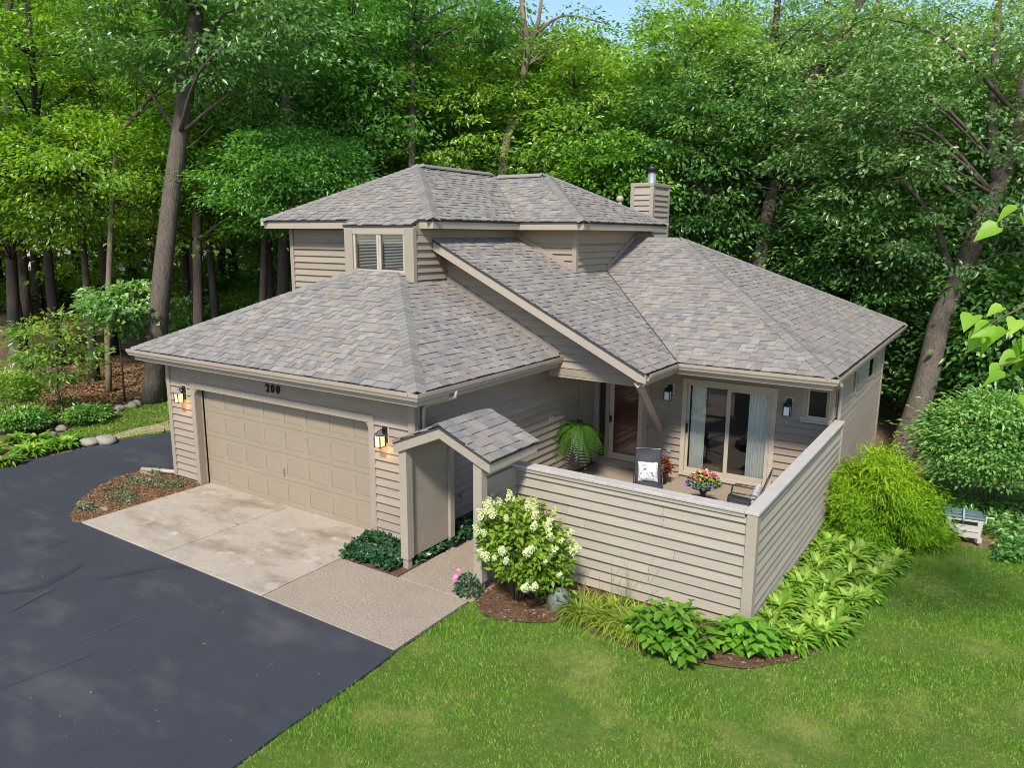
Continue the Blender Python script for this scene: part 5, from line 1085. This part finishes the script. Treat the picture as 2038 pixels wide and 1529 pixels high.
NRL = ['yellow-green tree at the far left edge of the frame', 'tall yellow-green maple crown at the top left', 'mid-height yellow-green maple left of the leaning oak', 'yellow-green maple behind the dark straight trunk at far left', 'yellow-green tree directly behind the leaning oak trunk', 'low yellow-green maple right of the leaning oak trunk', 'tall feathery green tree above the left end of the upper roof', "low feathery bright green tree over the upper roof's left eave", 'dark green tree behind the feathery trees left of the house', 'tall feathery tree left of the slim grey trunk', 'dark green tree just left of the slim grey trunk', 'mid green tree just right of the slim grey trunk', 'taller mid green tree between the slim grey and pale forked trunks', 'mid green tree directly behind the pale forked trunk', 'green tree below the sky gap above the ridge', 'green tree at the foot of the largest sky gap', None, 'tall mid green tree behind the chimney', 'dark green tree right of the chimney', 'tall green tree behind the dark tree right of the chimney', 'grey-green oak left of the brown leaning trunk behind the wing', 'tall grey-green oak right of the brown leaning trunk', "dark low tree above the wing roof's right eave", 'dark low tree above the middle of the wing hip', "tall grey-green oak left of the massive oak's crown", "dark tree directly behind the massive oak's fork", "dark tree right of the massive oak's fork", 'grey-green oak cut by the right edge of the frame', None, 'dark low tree above the layered bush at right']
for i, (px, dep, yt, yb, rp, lf, bk_, lb) in enumerate(NR):
    grp_ = gname.get(lb); lb = NRL[i] or lb; kf = random.uniform(.85, 1.5)
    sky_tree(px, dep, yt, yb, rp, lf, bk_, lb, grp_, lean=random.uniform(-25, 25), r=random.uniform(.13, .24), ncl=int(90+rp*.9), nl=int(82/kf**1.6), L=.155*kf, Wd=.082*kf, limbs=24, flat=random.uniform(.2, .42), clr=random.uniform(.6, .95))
# middle and far ranks: copies of a few crowns
base = []
for i, lf in enumerate(('leaf_mid', 'leaf_mid', 'leaf_maple', 'leaf_walnut')):
    lb = [woodr, wood, woodl, wood][i]
    base.append(tree([(0, 0, 0), (.2, .1, 6), (.1, .3, 12)], .2, .08, (0, 0, 8.6), (4.4, 4.4, 5.6), lb, lf, 'bark_dark', 170, 75, .24, .13, limbs=14, clr=1.0))
first = [True]*4
for rank, dep in enumerate((41, 50, 60)):
    for k in range(17):
        if rank == 0 and k < 6 and k % 2: continue
        px = -260+k*152+rank*55+random.uniform(-30, 30); d_ = dep+random.uniform(-3, 3); j = 2 if px < 420 else (random.choice((1, 3)) if px < 1350 else random.choice((0, 1)))
        lb = woodl if px < 640 else (wood if px < 1460 else woodr); b = at(px, d_); yt = 135 if 1000 < px < 1380 else (110 if 1760 < px < 2010 or 1400 < px < 1500 else (30 if px > 900 else -40))
        s = max(.7, (ztop(yt+random.uniform(-10, 60), d_)-b[2])/14.4)
        o = base[j] if first[j] else copy_tree(base[j]); first[j] = False
        o.location = b; o.rotation_euler = (0, 0, random.random()*6.28); o.scale = (s*1.05, s*1.05, s); tag(o, lb, "tree", gname[lb])
TR = [("curved dark trunk above the upper roof's left eave", 26, .2, [(560, 700), (567, 400), (573, 180), (592, 133), (632, 40), (650, -60)]), ("short dark stem left of the curved dark trunk", 26.3, .13, [(520, 700), (530, 400), (536, 220), (545, 150), (520, 20), (515, -60)]), ("trunk leaning right behind the slim grey trunk", 28, .17, [(700, 500), (735, 330), (777, 200), (812, 128), (840, 20)]), ("dark upright trunk above the wing roof hip", 26.5, .17, [(1500, 560), (1525, 227), (1530, 140), (1546, 30), (1550, -60)]), ("dark trunk leaning right in the right-hand canopy", 26, .2, [(1560, 560), (1591, 213), (1641, 110), (1712, 5), (1740, -60)]), ("thin upright trunk in the upper right canopy", 24, .12, [(1960, 800), (1985, 320), (1988, 160), (1985, -60)]), ("pale diagonal bough behind the leaning oak", 25, .09, [(215, 600), (232, 300), (265, 235), (290, 205), (335, 150)]), ("dark trunk just right of the leaning oak", 26, .17, [(395, 650), (392, 400), (398, 240), (402, 60)])]
for (lb, dep, r, pl_) in TR:
    p3 = [W(a, c, dep) for a, c in pl_]; b = at(pl_[0][0], dep); p3 = [b]+[q for q in p3 if q[2] > b[2]+.5]; t = thing("woodland_trunk", tuple(b), lb, "tree", "trunks standing out in the wood"); m = MB(); sm = smooth_line([tuple(q) for q in p3], 3); m.tube(sm, [r*(1.2-.7*i/len(sm)) for i in range(len(sm))], 9)
    for k in range(7):
        i = random.randint(len(sm)//3, len(sm)-2); a = random.random()*6.28; q = np.array(sm[i]); e1 = q+np.array((math.cos(a), math.sin(a), .7))*random.uniform(.7, 1.3); m.tube([q, e1, e1+np.array((math.cos(a+.4), math.sin(a+.4), .5))*random.uniform(.8, 1.6)], [r*.3, r*.2, r*.06], 5)
    m.build("trunk", M['bark_pale' if 'pale' in lb else 'bark_dark'], t, True)
# understory bushes
US = [(-30, 24.5, 70, .9, 'leaf_mid', "green shrub at the far left edge of the wood"), (5, 20.6, 60, 1.5, 'leaf_mid', "bright shrub at the left edge above the hostas"), (30, 19.6, 50, .7, 'leaf_dark', "low dark shrub beside the leaf litter at left"), (165, 20.6, 40, .5, 'leaf_dark', "low green undergrowth shrub beneath the thin sapling")]
for (px, dep, rp, h, lf, lb) in US:
    p = at(px, dep); bush(p[0], p[1], rp/FPX*dep, h, 45, 60, .11, .06, M[lf], lb)
for i in range(16):
    px = 380+i*42+random.uniform(-15, 15); d_ = random.uniform(30, 37); p = at(px, d_); bush(p[0], p[1], random.uniform(1.2, 2.), random.uniform(1.6, 3.2), 36, 45, .22, .12, M['leaf_dark'], "low dark undergrowth shrub in the wood behind the garage", name="undergrowth_shrub", grp="undergrowth shrubs behind the garage")
for i in range(14):
    px = 1500+i*42+random.uniform(-15, 15); d_ = random.uniform(24.5, 31); p = at(px, d_); bush(p[0], p[1], random.uniform(1.2, 1.9), random.uniform(1.8, 3.6), 38, 50, .18, .1, M['leaf_dark'], "low dark undergrowth shrub in the wood right of the house", name="undergrowth_shrub", grp="undergrowth shrubs right of the house")
for i in range(20):
    px = -60+i*31; d_ = random.uniform(50, 64); p = at(px, d_); bush(p[0], p[1], random.uniform(1.5, 2.6), random.uniform(1.6, 3.8), 34, 45, .26, .14, M['leaf_mid'], "far green undergrowth shrub deep in the wood at left", name="undergrowth_shrub", grp="far undergrowth shrubs at left")
# young trees at left
def sapling(px, py, dep, pts, cc, cr, lf, label, ncl=40, nl=45, L=.2, Wd=.1):
    tree(pts, .035, .015, cc, cr, label, lf, 'bark_dark', ncl, nl, L, Wd, "young_tree", limbs=14, clr=.45, flat=.3)
d_ = 21.4; sapling(0, 0, 0, [np.array((*G(128, 832), -.05)), W(115, 770, d_), W(118, 690, d_), W(122, 630, d_)], W(110, 700, d_), (1.2, 1.1, 1.15), 'leaf_mid', "thin sapling with airy pale green leaves at left", 44, 40, .17, .07)
d_ = 22.8; sapling(0, 0, 0, [np.array((*G(248, 798), -.05)), W(242, 720, d_), W(236, 640, d_), W(238, 590, d_)], W(252, 608, d_), (1.25, 1.1, .62), 'leaf_oak', "young oak with dense dark crown beside the leaning oak", 60, 45, .2, .12)
# bare trunks deep in the wood
for i, (px, py, w) in enumerate(((66, 605, 26), (232, 560, 18), (406, 640, 22), (480, 600, 16), (100, 580, 12), (1610, 620, 22), (1660, 640, 18), (745, 330, 16))):
    dep = 57 if i == 0 else min(60, (5.2+.1)*FPX/(py-471)) if py > 560 and px < 900 else 33
    b = at(px, dep); r = w/2/FPX*dep; t = thing("woodland_trunk", tuple(b), "slender dark tree trunk standing deep in the wood", "tree", "dark trunks in the wood"); m = MB(); le = random.uniform(-1, 1.)
    m.tube([b-np.array((0, 0, .1)), b+np.array((.15*le, 0, 5)), b+np.array((.5*le, .2, 11)), b+np.array((1.*le, .2, 17))], [r*1.2, r, r*.8, r*.5], 8)
    for k in range(4): z = random.uniform(5, 12); a = random.random()*6.28; m.tube([b+np.array((.3*le, 0, z)), b+np.array((1.6*math.cos(a), 1.6*math.sin(a), z+1.)), b+np.array((3*math.cos(a), 3*math.sin(a), z+2.6))], [r*.4, r*.25, r*.1], 5)
    m.build("trunk", M['bark_dark'], t, True)
n = 26000; th = np.radians(RNG.uniform(-62, 52, n)+YAW); R_ = RNG.uniform(66, 80, n); P = np.stack([CAM[0]-np.sin(th)*R_, CAM[1]+np.cos(th)*R_, 13*RNG.random(n)**.9*(1-.12*np.sin(th*9)-.1*np.sin(th*23))-1.], 1)
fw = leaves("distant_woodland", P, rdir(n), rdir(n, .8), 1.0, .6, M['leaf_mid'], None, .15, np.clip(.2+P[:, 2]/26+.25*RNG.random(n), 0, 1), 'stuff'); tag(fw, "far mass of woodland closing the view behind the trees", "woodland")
# firewood pile
wpile = thing("firewood_pile", tuple(at(372, 43)), "stack of split firewood between the trees", "firewood"); b = at(372, 43); lg = None
for r_ in range(6):
    for k in range(16-r_//2):
        x = -1.5+k*.19+(r_ % 2)*.09; z = .12+r_*.17
        if lg is None:
            lg = MB().tube([(0, -.25, 0), (0, .25, 0)], .09, 7).build("log", M['log']); o = lg
        else: o = bpy.data.objects.new("log", lg.data); COL.objects.link(o)
        o.parent = wpile; o.location = (x*RT[0], x*RT[1], z); o.rotation_euler = (0, random.uniform(0, 6), math.radians(YAW)+random.uniform(-.08, .08))
# leaf litter on the forest floor at left
n = 9000; P = []
while len(P) < n:
    px = random.uniform(60, 345); py = random.uniform(690, 862)
    q = G(px, py); P.append((q[0], q[1], -.06+.03*random.random()))
P = np.array(P); o = leaves("leaf_litter", P, rdir(n)*np.array((1, 1, .25)), rdir(n, 2.5), .11, .075, M['litter'], None, .2, None, 'stuff'); tag(o, "brown fallen leaves on the forest floor at left", "leaves")
# catalpa branch reaching in from the right
def catalpa():
    dp = 7.2; b = at(2480, dp); t = thing("catalpa_tree", tuple(b), "bright heart-leaved branches reaching in from the right edge", "tree"); m = MB()
    m.tube([b, lift(b, 2.5), lift(b, 5.6)], [.1, .08, .04], 8); P = []; T = []; N = []; L = []; rn = []
    tips = [((2400, 480), (1960, 650)), ((2420, 620), (1990, 730)), ((2400, 350), (2030, 452)), ((2440, 720), (2045, 800)), ((2420, 560), (2045, 690)), ((2420, 800), (2060, 880))]
    for (a, e_) in tips:
        p0 = W(*a, dp); p1 = W(*e_, dp-.2); q0 = lift(b, p0[2]); m.tube(smooth_line([tuple(q0), tuple(p0), tuple((p0+p1)/2+np.array((0, 0, .12))), tuple(p1)], 3), [.03*(1-.08*i) for i in range(10)], 5)
        for j in range(40):
            f = random.uniform(-.05, 1.03); c = p0+(p1-p0)*f+np.array((0, 0, .12*4*f*(1-f)))+RNG.normal(size=3)*.07; h = rdir(1)[0]*np.array((1, 1, .25)); P.append(c); T.append(h+np.array((0, 0, -.6))-RT*.35); N.append(np.array((0, 0, .9))-FW*.45+RNG.normal(size=3)*.25); L.append(random.uniform(.15, .24)); rn.append(random.random())
    m.build("branches", M['stem'], t, True); P, T, N, L, rn = map(np.array, (P, T, N, L, rn)); T = unit(T); N = unit(N-T*np.sum(N*T, 1, keepdims=True)); B = np.cross(N, T); L = L[:, None]; V = []
    for (a, w) in ((-.06, .2), (.12, .4), (.38, .4), (.68, .22), (1., .01)):
        cc = P+T*L*(a+.2)-N*L*.25*a*a; V += [cc-B*L*w+N*L*w*.45, P+T*L*(max(a, 0)+.2)-N*L*.25*a*a, cc+B*L*w+N*L*w*.45]
    nl = len(P); V = np.stack(V, 1).reshape(-1, 3); o = np.arange(nl)[:, None]*15; F = []
    for i in range(4):
        for j in range(2): F.append(o+np.array([3*i+j, 3*i+j+1, 3*i+j+4, 3*i+j+3]))
    fast("leaves", V, np.concatenate(F), M['catalpa'], t, np.repeat(rn, 15), True)
catalpa()
# ------------------------------------------------------------------ grass blades
def inside_many(poly, X, Y):
    c = np.zeros(len(X), bool); j = len(poly)-1
    for i in range(len(poly)):
        xi, yi = poly[i]; xj, yj = poly[j]
        if yi != yj: c ^= ((yi > Y) != (yj > Y)) & (X < (xj-xi)*(Y-yi)/(yj-yi)+xi)
        j = i
    return c
def grass(name, poly, n, box_, label, hmin=.035, hmax=.075, w=.009):
    X = RNG.uniform(box_[0], box_[1], n); Y = RNG.uniform(box_[2], box_[3], n); d = np.hypot(X-CAM[0], Y-CAM[1]); k = inside_many(poly, X, Y); X, Y, d = X[k], Y[k], d[k]; n = len(X)
    X = X+RNG.normal(size=n)*.018; Y = Y+RNG.normal(size=n)*.018; P = np.stack([X, Y, gz(X, Y)-.006], 1); a = RNG.random(n)*6.283; clump = .75+.35*np.sin(X*2.3+1.2*np.sin(Y*1.7))*np.sin(Y*2.9); h = (hmin+(hmax-hmin)*RNG.random(n))*clump; ww = w*(.7+.6*RNG.random(n))*(1+d/30)
    B = np.stack([np.cos(a), np.sin(a), 0*a], 1)*ww[:, None]*.5; le = a+RNG.normal(size=n)*1.2; tip = P+np.stack([np.cos(le)*h*.6, np.sin(le)*h*.6, h], 1)
    V = np.stack([P-B, P+B, tip], 1).reshape(-1, 3); F = np.arange(3*n).reshape(-1, 3); o = fast(name, V, F, M['grass'], None, np.repeat(RNG.random(n), 3), False, 'stuff'); tag(o, label, "grass")
grass("grass", lawn, 620000, (8.5, 18.5, -7.5, 9.5), "sunlit green front lawn grass", .025, .07)
grass("grass", strip, 60000, (-10, 1, -1, 8), "strip of green grass beside the driveway at left", .05, .1, .014)
n = 45; P = []
while len(P) < n:
    q = G(random.uniform(0, 760), random.uniform(880, 1500))
    if -4 < q[0] < 8.4 and q[1] < .0: P.append((q[0], q[1], .012))
o = leaves("fallen_bits", np.array(P), rdir(n)*np.array((1, 1, .1)), rdir(n, 4), .03*(.4+RNG.random(n)), .02, M['litter'], None, .1, .6+.4*RNG.random(n), 'stuff'); tag(o, "scattered dry leaf bits on the driveway and slabs", "leaves")
# neighbour's house far behind the wood at left
nb = thing("neighbour_house", tuple(at(200, 84)), "pale neighbouring house glimpsed through the trees at left", "house"); b = at(200, 84); 
MB().box(b[0]-5, b[1]-4, 0, b[0]+5, b[1]+4, 5.4).build("wall", M['cap'], nb); MB().add([(b[0]-5.5, b[1]-4.5, 5.4), (b[0]+5.5, b[1]-4.5, 5.4), (b[0]+5.5, b[1]+4.5, 5.4), (b[0]-5.5, b[1]+4.5, 5.4), (b[0]-5.5, b[1], 8.), (b[0]+5.5, b[1], 8.)], [(0, 1, 5, 4), (2, 3, 4, 5), (1, 2, 5), (3, 0, 4), (3, 2, 1, 0)]).build("roof", M['hipcap'], nb)
for x in (-3, 0, 3): w = MB().box(b[0]+x-.6, b[1]-4.05, 1.4, b[0]+x+.6, b[1]-4.0, 2.8).build("window", M['vinyl'], nb); MB().box(b[0]+x-.5, b[1]-4.07, 1.5, b[0]+x+.5, b[1]-4.051, 2.7).build("pane", M['glass_dark'], w)
